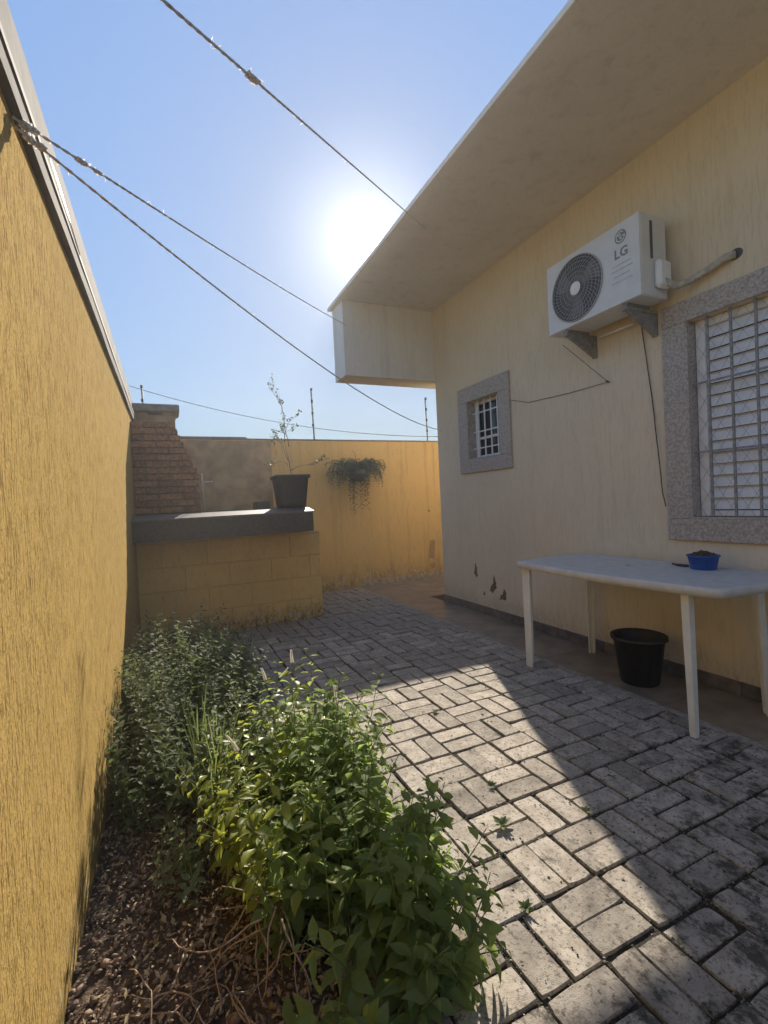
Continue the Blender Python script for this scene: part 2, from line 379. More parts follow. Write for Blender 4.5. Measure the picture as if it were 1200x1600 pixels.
for k, (s, (cx, cy, r)) in enumerate(scored):
    dx, dy, dz = random.gauss(0, .0022), random.gauss(0, .0022), random.gauss(0, .0022)
    rr = r + random.gauss(0, .014) + (math.pi if random.random() < .5 else 0); tx, ty = random.gauss(0, .012), random.gauss(0, .012)
    if k < 300 and s < 400:
        o = bpy.data.objects.new('paver', pm[k % 16]); o.location = (cx + dx, cy + dy, dz); o.rotation_euler = (tx, ty, rr)
        link(o, pav, o.location)
    else:
        E_ = Matrix.LocRotScale(Vector((cx + dx, cy + dy, dz)), Matrix.Rotation(rr, 3, 'Z').to_quaternion(), None)
        me = pm[k % 16]; rest.add([E_ @ v.co for v in me.vertices], [tuple(p.vertices) for p in me.polygons])
o = rest.build('far_paver', M_paver, pav); o['kind'] = 'stuff'

# loose grit, crumbs of leaf and moss in the joints
def blob(mb, p, r, sq=.7):
    a = random.uniform(0, 6.28); ca, sa = math.cos(a), math.sin(a)
    rx, ry, rz = r * random.uniform(.7, 1.3), r * random.uniform(.6, 1.1), r * sq * random.uniform(.7, 1.2)
    vs = []
    for (x, y, z) in ((1, 0, 0), (.5, .87, .1), (-.5, .87, -.1), (-1, 0, .1), (-.5, -.87, 0), (.5, -.87, 0)):
        x *= rx * random.uniform(.8, 1.2); y *= ry * random.uniform(.8, 1.2); vs.append((p[0] + x * ca - y * sa, p[1] + x * sa + y * ca, p[2] + z * rz))
    vs += [(p[0], p[1], p[2] + rz), (p[0], p[1], p[2] - rz)]
    fs = [(i, (i + 1) % 6, 6) for i in range(6)] + [((i + 1) % 6, i, 7) for i in range(6)]
    mb.add(vs, fs, True)
mg, mm = MB(), MB()
for k in range(15000):
    x = random.uniform(XP, XS); y = .3 + 3.6 * random.random() ** 1.3
    i = math.floor((x - .729) / G); j = math.floor((y - .845) / G); u = (x - .729) / G - i; v = (y - .845) / G - j
    if random.random() < .85:   # move onto a joint
        if (i + j) % 2 == 0: u = random.choice((0, .5, 1)) if random.random() < .65 else u; v = v if u in (0, .5, 1) else random.choice((0, 1))
        else: v = random.choice((0, .5, 1)) if random.random() < .65 else v; u = u if v in (0, .5, 1) else random.choice((0, 1))
        x = .729 + (i + u) * G + random.gauss(0, .005); y = .845 + (j + v) * G + random.gauss(0, .005); z = -.007 + random.uniform(-.003, .006)
    else: z = .002
    clump = math.sin(x * 7.1 + 1) * math.sin(y * 5.3) + math.sin(x * 17 + y * 13) * .6
    if clump < random.uniform(-1.2, .9): continue
    blob(mg if random.random() < .3 else mm, (x, y, z), random.uniform(.0015, .0048))
mg.build('joint_grit', plain('pale_grit', (.33, .29, .23), .9, var=.5, scale=90), kind='stuff', label='pale crumbs and grit lying in the paver joints', cat='grit')
mm.build('joint_moss', plain('dry_moss', (.08, .075, .04), .95, var=.5, scale=90), kind='stuff', label='dark moss and leaf crumbs in the paver joints', cat='moss')

# tiled walk and curb
for (y0) in np.arange(-1.2, YB, .6):
    y1 = min(y0 + .597, YB - .003)
    if y1 - y0 < .05: continue
    MB().box((XS - .010, y0, -.05), (XS + .028, y1, .004), .004, .001).build('curb_strip', M_curb, walk)
for y0 in np.arange(-1.0, YB - .02, .452):
    MB().box((XS + .032, y0, -.03), (XH - .006, min(y0 + .4495, YB - .004), .002), .0012, .0004).build('floor_tile', M_tile, walk)
for x0 in np.arange(XH - .002, 6, .452):
    for y0 in (YC + .336, YC + .336 + .452, YC + .336 + .904):
        MB().box((x0, y0, -.03), (x0 + .4495, min(y0 + .4495, YB - .004), .002), .0012, .0004).build('floor_tile', M_tile, walk)

# left boundary wall
lw = thing('boundary_wall', 'tall yellow boundary wall with scratched render on the left side', 'wall', (XL - .08, 2.5, -.1))
MB().box((XL - .16, -3, -.12), (XL, YB + .15, 2.10)).build('wall', M_left, lw)
cp = MB()
prof = [(XL + .020, 2.10), (XL + .022, 2.15), (XL + .004, 2.215), (XL - .006, 2.22), (XL - .010, 2.425), (XL - .18, 2.43), (XL - .18, 2.10)]
ys = [-3 + i * .305 for i in range(31)]; ys[-1] = YB + .16
vs = [(x + random.uniform(-.0015, .0015), y, z + random.uniform(-.002, .002)) for y in ys for x, z in prof]; n_ = len(prof)
fs = [(j * n_ + i, j * n_ + (i + 1) % n_, (j + 1) * n_ + (i + 1) % n_, (j + 1) * n_ + i) for j in range(len(ys) - 1) for i in range(n_)]
cp.add(vs, fs + [tuple(range(n_)), tuple((len(ys) - 1) * n_ + i for i in range(n_))[::-1]]).build('coping', M_coping, lw)
MB().add([(XL + .012, y, z) for y, z in ((-3, 2.152), (6.1, 2.152))] + [(XL + .026, -3, 2.150), (XL + .026, 6.1, 2.150)] + [(XL + .0135, -3, 2.216), (XL + .0135, 6.1, 2.216)],
         [(2, 3, 5, 4), (0, 1, 3, 2), (0, 4, 5, 1)]).build('ledge', M_coping2, lw)
# torn strip of bright flashing hanging off the ledge
fl = [(1.66, 2.232, .016), (1.80, 2.250, .014), (1.98, 2.245, .012), (2.14, 2.232, .010), (2.20, 2.205, .014), (2.16, 2.180, .022), (2.0, 2.196, .022), (1.84, 2.214, .018)]
vs = [(XL + o_, y, z) for y, z, o_ in fl] + [(XL + o_ + .0015, y, z) for y, z, o_ in fl]
MB().add(vs, [tuple(range(8)), tuple(range(8, 16))[::-1]] + [(i, (i + 1) % 8, 8 + (i + 1) % 8, 8 + i) for i in range(8)]).build('loose_flashing', M_flash, lw, label='bright torn strip of flashing on the wall ledge')
MB().box((XL - .002, 5.86, 1.80), (XL + .035, 5.93, 1.88), .004).build('junction_box', M_white, lw)

# back wall
bw = thing('boundary_wall', 'orange-yellow back wall closing the yard behind the counter and fern', 'wall', (3, YB + .07, -.1))
MB().box((XL, YB, -.12), (9, YB + .15, 2.035)).build('wall', M_back, bw)
MB().box((XL, YB - .012, 2.035), (9, YB + .165, 2.052), .003).build('coping', M_cap, bw)
MB().box((.13, YB - .006, 2.0525), (.95, YB + .12, 2.070), .003).build('cement_slab', M_cap, bw)
for k, x0 in enumerate(np.arange(2.42, 7.0, .452)):
    MB().box((x0, YB - .012, -.003), (x0 + .449, YB - .001, .085), .002).build('base_tile', plain('pale_base_tile', (.36, .29, .2), .6, var=.3, scale=20) if k == 0 else bpy.data.materials['pale_base_tile'], bw)
def flake(mb, pts, axis, at, th=.003):
    # irregular thin patch: pts in (u, z) plane
    n = len(pts)
    if axis == 'Y': a = [(u, at, z) for u, z in pts]; b = [(u, at - th, z) for u, z in pts]
    else: a = [(at, u, z) for u, z in pts]; b = [(at - th, u, z) for u, z in pts]
    mb.add(a + b, [tuple(range(n)), tuple(range(n, 2 * n))[::-1]] + [(i, (i + 1) % n, n + (i + 1) % n, n + i) for i in range(n)])
def rough_poly(pts, j):
    out = []
    for k in range(len(pts)):
        a, b = pts[k], pts[(k + 1) % len(pts)]
        for t in (0, .33, .66): out.append((a[0] + (b[0] - a[0]) * t + random.uniform(-j, j), a[1] + (b[1] - a[1]) * t + random.uniform(-j, j)))
    return out
mb = MB(); flake(mb, rough_poly([(3.525, .56), (3.615, .57), (3.60, .30), (3.50, .29)], .006), 'Y', YB - .0005); mb.build('bare_patch', plain('bare_patch', (.38, .24, .10), .95, var=.3, scale=40), bw)
mb = MB(); flake(mb, rough_poly([(3.52, .22), (3.60, .23), (3.61, .15), (3.53, .14)], .008), 'Y', YB - .0005); mb.build('bare_patch', bpy.data.materials['bare_patch'], bw)
mb = MB(); flake(mb, rough_poly([(3.52, 1.03), (3.56, 1.01), (3.55, .99), (3.525, 1.0)], .003), 'Y', YB - .0005); mb.build('bare_patch', M_peel, bw)

# house
hs = thing('house', 'pale ochre house with barred windows and a projecting eave on the right', 'house', (5, 1.5, -.1))
holes = [(.58, 1.80, .985, 2.147), (3.54, 4.045, 1.555, 2.14)]
ysp = sorted({-3.0, YC, *[h[0] for h in holes], *[h[1] for h in holes]}); zsp = sorted({-.1, 3.3, *[h[2] for h in holes], *[h[3] for h in holes]})
hw = MB()
def inhole(y, z): return any(h[0] < y < h[1] and h[2] < z < h[3] for h in holes)
for a, b in zip(ysp, ysp[1:]):
    for c_, d_ in zip(zsp, zsp[1:]):
        if inhole((a + b) / 2, (c_ + d_) / 2): continue
        hw.add([(XH, a, c_), (XH, b, c_), (XH, b, d_), (XH, a, d_)], [(3, 2, 1, 0)])
        hw.add([(XH + .17, a, c_), (XH + .17, b, c_), (XH + .17, b, d_), (XH + .17, a, d_)], [(0, 1, 2, 3)])
for (a, b, c_, d_) in holes:
    p = [(a, c_), (b, c_), (b, d_), (a, d_)]
    for k in range(4):
        q, r_ = p[k], p[(k + 1) % 4]
        hw.add([(XH, *q), (XH, *r_), (XH + .17, *r_), (XH + .17, *q)], [(0, 1, 2, 3)])
hw.add([(XH, YC, -.1), (XH + .17, YC, -.1), (XH + .17, YC, 3.3), (XH, YC, 3.3)], [(0, 1, 2, 3)])
hw.box((XH + .17, YC - .17, -.1), (8, YC, 3.3)).box((7.85, -3, -.1), (8, YC - .17, 3.3)).box((XH, -3.15, -.1), (8, -3, 3.3))
hw.build('wall', M_house, hs)
MB().box((XH + .18, -2.9, -.1), (7.8, YC - .18, .05)).build('floor', M_mortar, hs)
# dropped front beam past the corner, then the eave slab
MB().box((1.757, YC, 2.512), (8, YC + .32, 3.296)).build('beam', M_eave, hs)
MB().box((1.715, -3.4, 3.30), (8.2, YC + .36, 3.335), .003).build('eave_slab', M_eave, hs)
mb = MB()
for k, y0 in enumerate(np.arange(-1.6, YC, .452)):
    y1 = min(y0 + .4495, YC + .006)
    MB().box((XH - .011, y0, .003), (XH - .0006, y1, .082), .002, .0006).build('base_tile', M_basetile, hs)
MB().box((XH - .0105, YC + .0006, .003), (XH + .6, YC + .011, .082), .002).build('base_tile', M_basetile, hs)
def peel(pts):
    mb = MB(); flake(mb, rough_poly(pts, .006), 'X', XH - .0005); mb.build('peeled_patch', M_peel, hs, label='dark patch where the paint has peeled off')
peel([(4.035, .50), (4.01, .46), (4.0, .38), (4.03, .355), (4.06, .41), (4.04, .44)])
peel([(3.735, .42), (3.71, .36), (3.70, .30), (3.76, .235), (3.81, .25), (3.79, .29), (3.75, .33)])
peel([(3.59, .305), (3.56, .26), (3.565, .20), (3.66, .185), (3.64, .23), (3.61, .24)])
peel([(3.90, .23), (3.885, .20), (3.90, .185), (3.91, .21)])
mb = MB()
def bars(win, ys_, zs_, y0, y1, z0, z1, x, ry, rz, m_):
    for y in ys_: MB().box((x - ry, y - ry, z0), (x + ry, y + ry, z1), ry * .4).build('bar', m_, win)
    for z in zs_: MB().box((x - ry * .6, y0, z - rz), (x + ry * .6 - .001, y1, z + rz), rz * .3).build('cross_bar', m_, win)
def surround(win, y0, y1, z0, z1, wy, wzt, wzb, t=.022):
    MB().box((XH - t, y0 - wy, z0 - wzb), (XH - .0005, y1 + wy, z0), .003).build('sill', M_granite, win)
    MB().box((XH - t, y0 - wy, z1), (XH - .0005, y1 + wy, z1 + wzt), .003).build('lintel', M_granite, win)
    MB().box((XH - t, y1, z0 + .0008), (XH - .0005, y1 + wy, z1 - .0008), .003).build('jamb', M_granite, win)
    MB().box((XH - t, y0 - wy, z0 + .0008), (XH - .0005, y0, z1 - .0008), .003).build('jamb', M_granite, win)
    # stone reveals lining the opening
    MB().box((XH - t + .001, y0, z0 + .0005), (XH + .12, y1, z0 + .010)).build('reveal', M_granite, win)
    MB().box((XH - t + .001, y1 - .010, z0 + .0105), (XH + .12, y1 - .0005, z1 - .0005)).build('reveal', M_granite, win)
# large barred window
y0, y1, z0, z1 = holes[0]
fr = MB(); xf = XH + .055
fr.box((xf, y1 - .065, z0 + .012), (xf + .04, y1 - .012, z1 - .001), .003).box((xf, y0 + .01, z0 + .012), (xf + .04, y0 + .06, z1 - .001), .003)
fr.box((xf + .001, y0 + .06, z1 - .045), (xf + .039, y1 - .065, z1 - .002), .003).box((xf + .001, y0 + .06, z0 + .013), (xf + .039, y1 - .065, z0 + .045), .003)
win = fr.build('window', M_white, hs, label='large louvred window behind grey bars')
surround(win, y0, y1, z0, z1, .145, .125, .130)
zz = z0 + .052
while zz < z1 - .06:
    sl = MB(); h = .0655
    sl.add([(xf + .008, y0 + .062, zz), (xf + .008, y1 - .068, zz), (xf + .030, y1 - .068, zz + h), (xf + .030, y0 + .062, zz + h),
            (xf + .012, y0 + .062, zz), (xf + .012, y1 - .068, zz), (xf + .034, y1 - .068, zz + h), (xf + .034, y0 + .062, zz + h)],
           [(0, 1, 2, 3)[::-1], (4, 5, 6, 7), (0, 4, 5, 1)[::-1], (3, 2, 6, 7), (1, 5, 6, 2)[::-1], (0, 3, 7, 4)[::-1]])
    sl.build('slat', M_white, win); zz += .0665
bars(win, [1.697 - .123 * k for k in range(9)], [1.375, 1.775], y0 + .001, y1 - .0006, z0 + .011, z1 - .001, XH + .018, .0065, .0055, M_bar)
MB().box((xf + .05, y0 + .02, z0 + .02), (xf + .054, y1 - .02, z1 - .005)).build('glass', M_glass, win)
# diamond wire mesh between the bars
me_ = MB(); a = -2.0
while a < 3.4:
    for sgn in (1, -1):
        pts = []
        for t in (0, 1):
            zz = z0 + .012 if t == 0 else z1 - .002
            pts.append((a + sgn * (zz - z0) * .62, zz))
        (ya, za), (yb, zb) = pts
        def cut(ya, za, yb, zb):
            t0, t1 = 0, 1; lo, hi = y0 + .002, y1 - .012; dy = yb - ya
            if abs(dy) > 1e-9:
                ta, tb = (lo - ya) / dy, (hi - ya) / dy; t0, t1 = max(t0, min(ta, tb)), min(t1, max(ta, tb))
            return (t0, t1)
        t0_, t1_ = cut(ya, za, yb, zb)
        if t1_ > t0_:
            xx = xf - .012 + sgn * .0008
            me_.tube([(xx, ya + (yb - ya) * t0_, za + (zb - za) * t0_), (xx, ya + (yb - ya) * t1_, za + (zb - za) * t1_)], .0011, 4)
    a += .085
o = me_.build('wire_mesh', M_grille, win); o['kind'] = 'stuff'
# small barred window
y0, y1, z0, z1 = holes[1]; xf = XH + .075
fr = MB()
fr.box((xf, y1 - .045, z0 + .012), (xf + .035, y1 - .012, z1 - .001), .003).box((xf, y0 + .001, z0 + .012), (xf + .035, y0 + .03, z1 - .001), .003)
fr.box((xf + .001, y0 + .03, z1 - .03), (xf + .034, y1 - .045, z1 - .002), .003).box((xf + .001, y0 + .03, z0 + .013), (xf + .034, y1 - .045, z0 + .04), .003)
fr.box((xf + .002, y0 + .03, z0 + .20), (xf + .033, y1 - .045, z0 + .225), .003)
win = fr.build('window', M_white, hs, label='small white window behind white bars')
surround(win, y0, y1, z0, z1, .155, .155, .13)
bars(win, [3.635, 3.735, 3.835, 3.94], [1.665, 1.83, 2.02], y0 + .001, y1 - .011, z0 + .011, z1 - .001, XH + .045, .0065, .006, M_white)
MB().box((xf + .040, y0 + .003, z0 + .013), (xf + .044, y1 - .013, z1 - .002)).build('glass', M_glass, win)

# ------------------------------------------------------------------ barbecue corner
bq = thing('barbecue', 'brick barbecue with chimney hood in the far left corner', 'barbecue', (0, 5.5, 1.16))
cr = MB(); cr.box((XL + .001, 5.03, 1.17), (.290, 5.98, 1.50))
cr.add([(XL + .001, 5.03, 1.5005), (.290, 5.03, 1.5005), (.072, 5.03, 2.02), (XL + .001, 5.03, 2.02), (XL + .001, 5.98, 1.5005), (.290, 5.98, 1.5005), (.072, 5.98, 2.02), (XL + .001, 5.98, 2.02)],
       [(0, 1, 2, 3), (1, 5, 6, 2), (5, 4, 7, 6), (3, 2, 6, 7), (4, 0, 3, 7)]).build('core', M_mortar, bq)
zc = 1.165; row = 0
while zc < 1.99:
    bx1 = .305 - max(0, zc - 1.50) * .42; x = XL + .003 - (.11 if row % 2 else 0)
    while x < bx1:
        a, b = max(x, XL + .003), min(x + .205, bx1)
        if b - a > .02: MB().box((a, 5.006 + random.uniform(-.004, .002), zc), (b - .008, 5.12, zc + .052), .003, .001).build('brick', M_brick, bq)
        x += .215
    for y in np.arange(5.13 + (.1 if row % 2 else 0), 5.9, .215):
        MB().box((bx1 - .0125, y, zc), (bx1 + .001, y + .205, zc + .052), .003, .001).build('brick', M_brick, bq)
    zc += .063; row += 1
ch = MB(); ch.box((XL + .001, 5.72, 2.02), (.125, 6.0, 2.235), .003)
ch.box((XL + .001, 5.72, 2.2355), (-.145, 6.0, 2.262)).box((-.002, 5.72, 2.2355), (.140, 6.0, 2.262))
ch.build('chimney', M_bsoot, bq)
MB().box((XL - .02, 5.66, 2.2625), (.172, 6.06, 2.345), .012).build('chimney_cap', M_cap, bq)
MB().box((XL + .003, YB - .02, 1.15), (1.24, YB - .001, 2.02)).build('backsplash', M_bsoot, bq)

ct = thing('counter', 'low yellow block counter with a dark granite top', 'counter', (.55, 5.2, 0))
PX0, PX1, PY0 = XL + .002, 1.435, 4.80
MB().box((PX0, PY0 + .012, -.02), (PX1 - .010, YB - .001, .905)).build('core', M_block, ct)
zc = -.01; row = 0
while zc < .90:
    h = min(.222, .905 - zc); x = PX0 - (.20 if row % 2 else 0)
    while x < PX1 - .01:
        a, b = max(x, PX0), min(x + .397, PX1)
        if b - a > .015: MB().box((a, PY0 + random.uniform(-.0015, .0015), zc), (b - .002, PY0 + .05, zc + h - .003), .0035, .001).build('block', M_block, ct)
        x += .398
    for y in np.arange(PY0 + .052, YB - .3, .398):
        MB().box((PX1 - .012, y, zc), (PX1 + random.uniform(-.001, .001), y + .395, zc + h - .003), .0035).build('block', M_block, ct)
    zc += .224; row += 1
CF = 4.44
mb = MB(); x0, x1 = XL + .002, 1.272
mb.add([(x0, CF, .915), (x1, CF, .925), (x1, YB - .021, .93), (x0, YB - .021, .93), (x0, CF, 1.106), (x1, CF, 1.112), (x1, YB - .021, 1.165), (x0, YB - .021, 1.160)],
       [(3, 2, 1, 0), (4, 5, 6, 7), (0, 1, 5, 4), (1, 2, 6, 5), (2, 3, 7, 6), (3, 0, 4, 7)]).build('countertop', M_slab, ct)
MB().add([(x0 + .001, CF - .012, 1.100), (x1 + .010, CF - .012, 1.106), (x1 + .010, CF + .32, 1.106), (x0 + .001, CF + .32, 1.100),
          (x0 + .001, CF - .012, 1.112), (x1 + .010, CF - .012, 1.120), (x1 + .010, CF + .19, 1.154), (x0 + .001, CF + .19, 1.150), (x1 + .010, CF + .32, 1.155), (x0 + .001, CF + .32, 1.151)],
         [(0, 1, 5, 4), (4, 5, 6, 7), (7, 6, 8, 9), (1, 2, 8, 6, 5), (0, 4, 7, 9, 3), (2, 3, 9, 8), (3, 2, 1, 0)]).build('top_lip', plain('sun_strip_lip', (.15, .125, .11), .5, var=.3, scale=60), ct)  # lip made paler and sloped to bring out the sunlit strip

# grill rod with a crank handle standing at the brick corner
gr = thing('grill_crank', 'thin metal crank rod standing by the corner of the brick barbecue', 'crank', (.33, 4.98, 1.14))
MB().tube([(.335, 4.98, 1.148), (.328, 4.98, 1.35), (.32, 4.98, 1.535)], .006, 6).build('rod', M_pipe, gr)
MB().tube([(.32, 4.975, 1.448), (.42, 4.965, 1.452)], .006, 6).build('handle', M_pipe, gr)
MB().box((.80, 4.83, 1.149), (.945, 5.0, 1.235), .006).build('dark_block', M_slab, label='small dark box behind the square pot on the counter', cat='box')

# ------------------------------------------------------------------ potted sapling on the counter
pt = thing('potted_sapling', 'black square tub holding a bare sapling on the right end of the counter', 'potted plant', (1.14, 4.72, 1.148))
c = (1.125, 4.70, 1.1555)
pb = MB(); pb.lathe([(.001, .004), (.128, .0), (.135, .06), (.16, .285), (.178, .290), (.180, .322), (.168, .322), (.160, .29), (.150, .26), (.001, .262)], c, 32, True, .75)
pb.build('pot', M_blackp, pt)
MB().lathe([(.001, .268), (.08, .272), (.148, .262)], c, 20, True, .75).build('soil', M_dirt, pt)
br = MB(); lf = MB()
def leaf_into(mb, p, d_, n_, L, Wd, segs=3, droop=.25, fold=.25):
    d_ = d_.normalized(); side = d_.cross(n_)
    side = side.normalized() if side.length > 1e-5 else d_.orthogonal().normalized(); n_ = side.cross(d_)
    vs = []; prof = {2: (.0, 1.0, .0), 3: (.12, 1., .72, .0), 4: (.1, .85, 1.0, .68, .0)}[segs]
    for i in range(segs + 1):
        t = i / segs; c_ = p + d_ * (L * t) - n_ * (L * droop * t * t); h = Wd * .5 * prof[i]
        vs += [c_ - side * h + n_ * (h * fold), c_, c_ + side * h + n_ * (h * fold)]
    fs = []
    for i in range(segs):
        a = i * 3; fs += [(a, a + 1, a + 4, a + 3), (a + 1, a + 2, a + 5, a + 4)]
    mb.add(vs, fs, True)
def rdir(zb=0.0): 
    v = Vector(np.asarray(rng.normal(size=3))); v.z += zb; return v.normalized()
base = Vector((1.14, 4.72, 1.41))
def branch(p, d_, L, r, depth):
    pts = [p]; q = p.copy(); dd = d_.copy()
    for i in range(5):
        dd = (dd + Vector(rng.normal(size=3)) * .14).normalized(); q = q + dd * (L / 5); pts.append(q.copy())
    br.tube(pts, [r * (1 - .13 * i) for i in range(6)], 5)
    if depth < 3:
        for k in range(3 if depth == 0 else 3):
            i = random.randint(2, 5); branch(pts[i], (dd + Vector(rng.normal(size=3)) * .45 + Vector((0, 0, .25))).normalized(), L * random.uniform(.4, .65), r * .55, depth + 1)
    if depth >= 2:
        for k in range(3): leaf_into(lf, pts[random.randint(2, 5)], rdir(), rdir(1), random.uniform(.02, .034), .018, 2)
branch(base, Vector((.05, 0, 1)), .42, .007, 0)
branch(base + Vector((0, 0, .12)), Vector((.75, -.1, .55)).normalized(), .30, .0045, 1)
branch(base + Vector((0, 0, .2)), Vector((-.5, .1, .8)).normalized(), .26, .0045, 1)
branch(base + Vector((0, 0, .36)), Vector((-.15, 0, 1)), .42, .005, 1)
br.build('branch', M_stem_dry, pt); o = lf.build('foliage', M_fern, pt); o['kind'] = 'stuff'

# hanging fern on the back wall
hf = thing('hanging_fern', 'shaggy dark fern hanging in a basket on the orange back wall', 'fern', (2.36, YB - .17, 1.45))
MB().lathe([(.001, 0), (.09, .01), (.13, .08), (.15, .16), (.142, .16), (.12, .09), (.001, .08)], (2.36, YB - .19, 1.46), 20).build('basket', M_blackp, hf)
MB().tube([(2.36, YB - .19, 1.6), (2.36, YB - .10, 1.86), (2.36, YB - .005, 1.90)], .003, 4).build('hanger', M_wire, hf)
fe = MB()
for k in range(330):
    a = random.uniform(0, 2 * math.pi); rr = random.uniform(.12, .45); dz = random.uniform(.02, .20)
    drop = random.uniform(.05, .30) if k > 70 else random.uniform(.40, .72)
    if k <= 70: rr = random.uniform(.03, .16)
    p0 = Vector((2.36, YB - .19, 1.62)); dirv = Vector((math.cos(a), math.sin(a) * .42, 0)); pts = []
    for i in range(9):
        t = i / 8; pts.append(p0 + dirv * (rr * math.sin(t * 1.7)) + Vector((0, 0, dz * math.sin(t * 2.2) - drop * t ** 2.2)))
    for q in pts: q.y = min(q.y, YB - .012)
    for i in range(8):
        seg = pts[i + 1] - pts[i]
        for s in (0, .5):
            for sg in (-1, 1):
                side = seg.cross(Vector((0, 0, 1)))
                side = (side.normalized() if side.length > 1e-4 else Vector((1, 0, 0))) * sg + Vector((0, 0, -.5)) + Vector(rng.normal(size=3)) * .25
                pp = pts[i] + seg * s; tip = pp + side.normalized() * .032
                if max(pp.y, tip.y) < YB - .004: leaf_into(fe, pp, side, Vector((0, -.3, 1)), .032, .011, 2, .2, .1)
o = fe.build('frond', M_fern, hf); o['kind'] = 'stuff'

# ------------------------------------------------------------------ electric fence rods on the back wall
for (x, z1_, lab) in ((-.205, 2.66, 'left steel fence rod rising behind the barbecue chimney'), (1.838, 2.74, 'middle steel fence rod on the back wall beside the sapling'), (3.60, 2.70, 'right steel fence rod on the back wall next to the house corner')):
    t = thing('fence_rod', lab, 'fence rod', (x, YB + .07, 2.05), 'steel fence rods on the back wall')
    MB().tube([(x + .012, YB + .07, 2.052), (x, YB + .07, z1_)], .011, 6).build('rod', M_bar, t)
    for zz in (z1_ - .01, z1_ - .17, z1_ - .33, z1_ - .49):
        MB().lathe([(.001, -.018), (.016, -.014), (.012, 0), (.017, .014), (.001, .018)], (x, YB + .052, zz), 8).build('insulator', M_blackp, t)

# ------------------------------------------------------------------ ropes
def rope(name, a, b, sag, r, label, n=46, fringe=30, knots=(), group='ropes strung across the yard', cat='rope', hook=True):
    a, b = Vector(a), Vector(b); L = (b - a).length; dirv = (b - a).normalized()
    t_ = MB(); s1 = dirv.orthogonal().normalized(); s2 = dirv.cross(s1); m_ = int(L * 60)
    path = lambda t: a + (b - a) * t - Vector((0, 0, sag * 4 * t * (1 - t)))
    for ph in (0, math.pi):
        pts = []
        for i in range(m_ + 1):
            t = i / m_; an = t * L * 95 + ph
            pts.append(path(t) + (s1 * math.cos(an) + s2 * math.sin(an)) * r * .55)
        t_.tube(pts, r * .62, 5)
    o = t_.build(name, M_rope, None, label=label, cat=cat, group=group)
    f = MB()
    for k in range(fringe):
        t = random.random(); p = path(t)
        for q in range(random.randint(1, 3)):
            dv = (rdir() + dirv * random.choice((-1, 1)) * .6).normalized(); pp = p + dirv * random.uniform(-.015, .015)
            leaf_into(f, pp, dv, rdir(), random.uniform(.006, .016), .0025, 2, .3)
    for (t, rad) in knots:
        p = path(t)
        for q in range(26):
            leaf_into(f, p + dirv * random.uniform(-rad, rad) * 1.4, rdir(), rdir(), rad * random.uniform(.5, .95), rad * .4, 3, .5, .6)
    q_ = f.build('fibre', M_fibre, o); q_['kind'] = 'stuff'
    for (t, rad) in knots:
        p = path(t); kb = MB()
        for q in range(4): blob(kb, p + dirv * (q - 1.5) * rad * .6, rad * .62, 1)
        kb.build('knot', M_rope, o)
    return o
dk = (.12030709, 1.0, .92562041)
A1 = Vector((.04, 1.0, 2.150)); B1 = Vector((1.953, 3.246, 3.297)); d1 = (B1 - A1)
rope('clothes_rope', A1 - d1 * .16, B1, 0.0, .0036, 'upper frayed rope with a big knot tied up under the eave', fringe=70, knots=((.235, .020),))
rope('clothes_rope', (XL + .004, 1.33, 2.085), (1.785, 4.655, 3.033), .02, .0036, 'middle frayed rope running from the left wall to the eave beam', fringe=60, knots=((.012, .02), (.055, .016), (.07, .012)))
rope('clothes_rope', (XL + .004, 1.345, 2.075), (2.835, 4.57, 1.945), .13, .0036, 'lower sagging rope running from the left wall to the house corner', fringe=60, knots=((.01, .018),))
rope('clothes_rope', (XL - .01, 5.38, 2.455), (2.835, 4.63, 1.884), .13, .0036, 'low rope crossing in front of the chimney and back wall', fringe=24)

# wires on the house wall
def wire(pts, r, label, m_=None, n=14):
    pp = []; pts = [Vector(p) for p in pts]
    for i in range(len(pts) - 1):
        for k in range(n): pp.append(pts[i].lerp(pts[i + 1], k / n) + Vector((0, random.gauss(0, .0006), random.gauss(0, .0006))))
    pp.append(pts[-1]); return MB().tube(pp, r, 5).build('wire', m_ or M_wire, None, label=label, cat='wire')
wire([(XH - .02, 2.08, 2.25), (XH - .008, 2.03, 1.75), (XH - .028, 1.975, 1.25), (XH - .028, 1.968, 1.15), (XH - .03, 1.948, 1.06)], .0036, 'drooping cable hanging from the air conditioner beside the large window')
wire([(2.70, 2.62, 2.26), (XH - .012, 2.35, 1.931)], .0022, 'thin string slanting from the air conditioner to a nail in the wall')
wire([(XH - .012, 2.35, 1.931), (XH - .007, 2.7, 1.935), (XH - .005, 3.15, 1.958), (XH - .024, 3.385, 2.03)], .0022, 'thin string running from the wall nail to the small window')
nl = MB().tube([(XH + .01, 2.35, 1.93), (XH - .03, 2.345, 1.935)], .004, 6)
nl.lathe([(.001, -.002), (.009, -.001), (.009, .002), (.001, .003)], (XH - .03, 2.345, 1.935), 8).build('nail', M_rust, label='rusty nail in the house wall holding the thin strings', cat='nail')

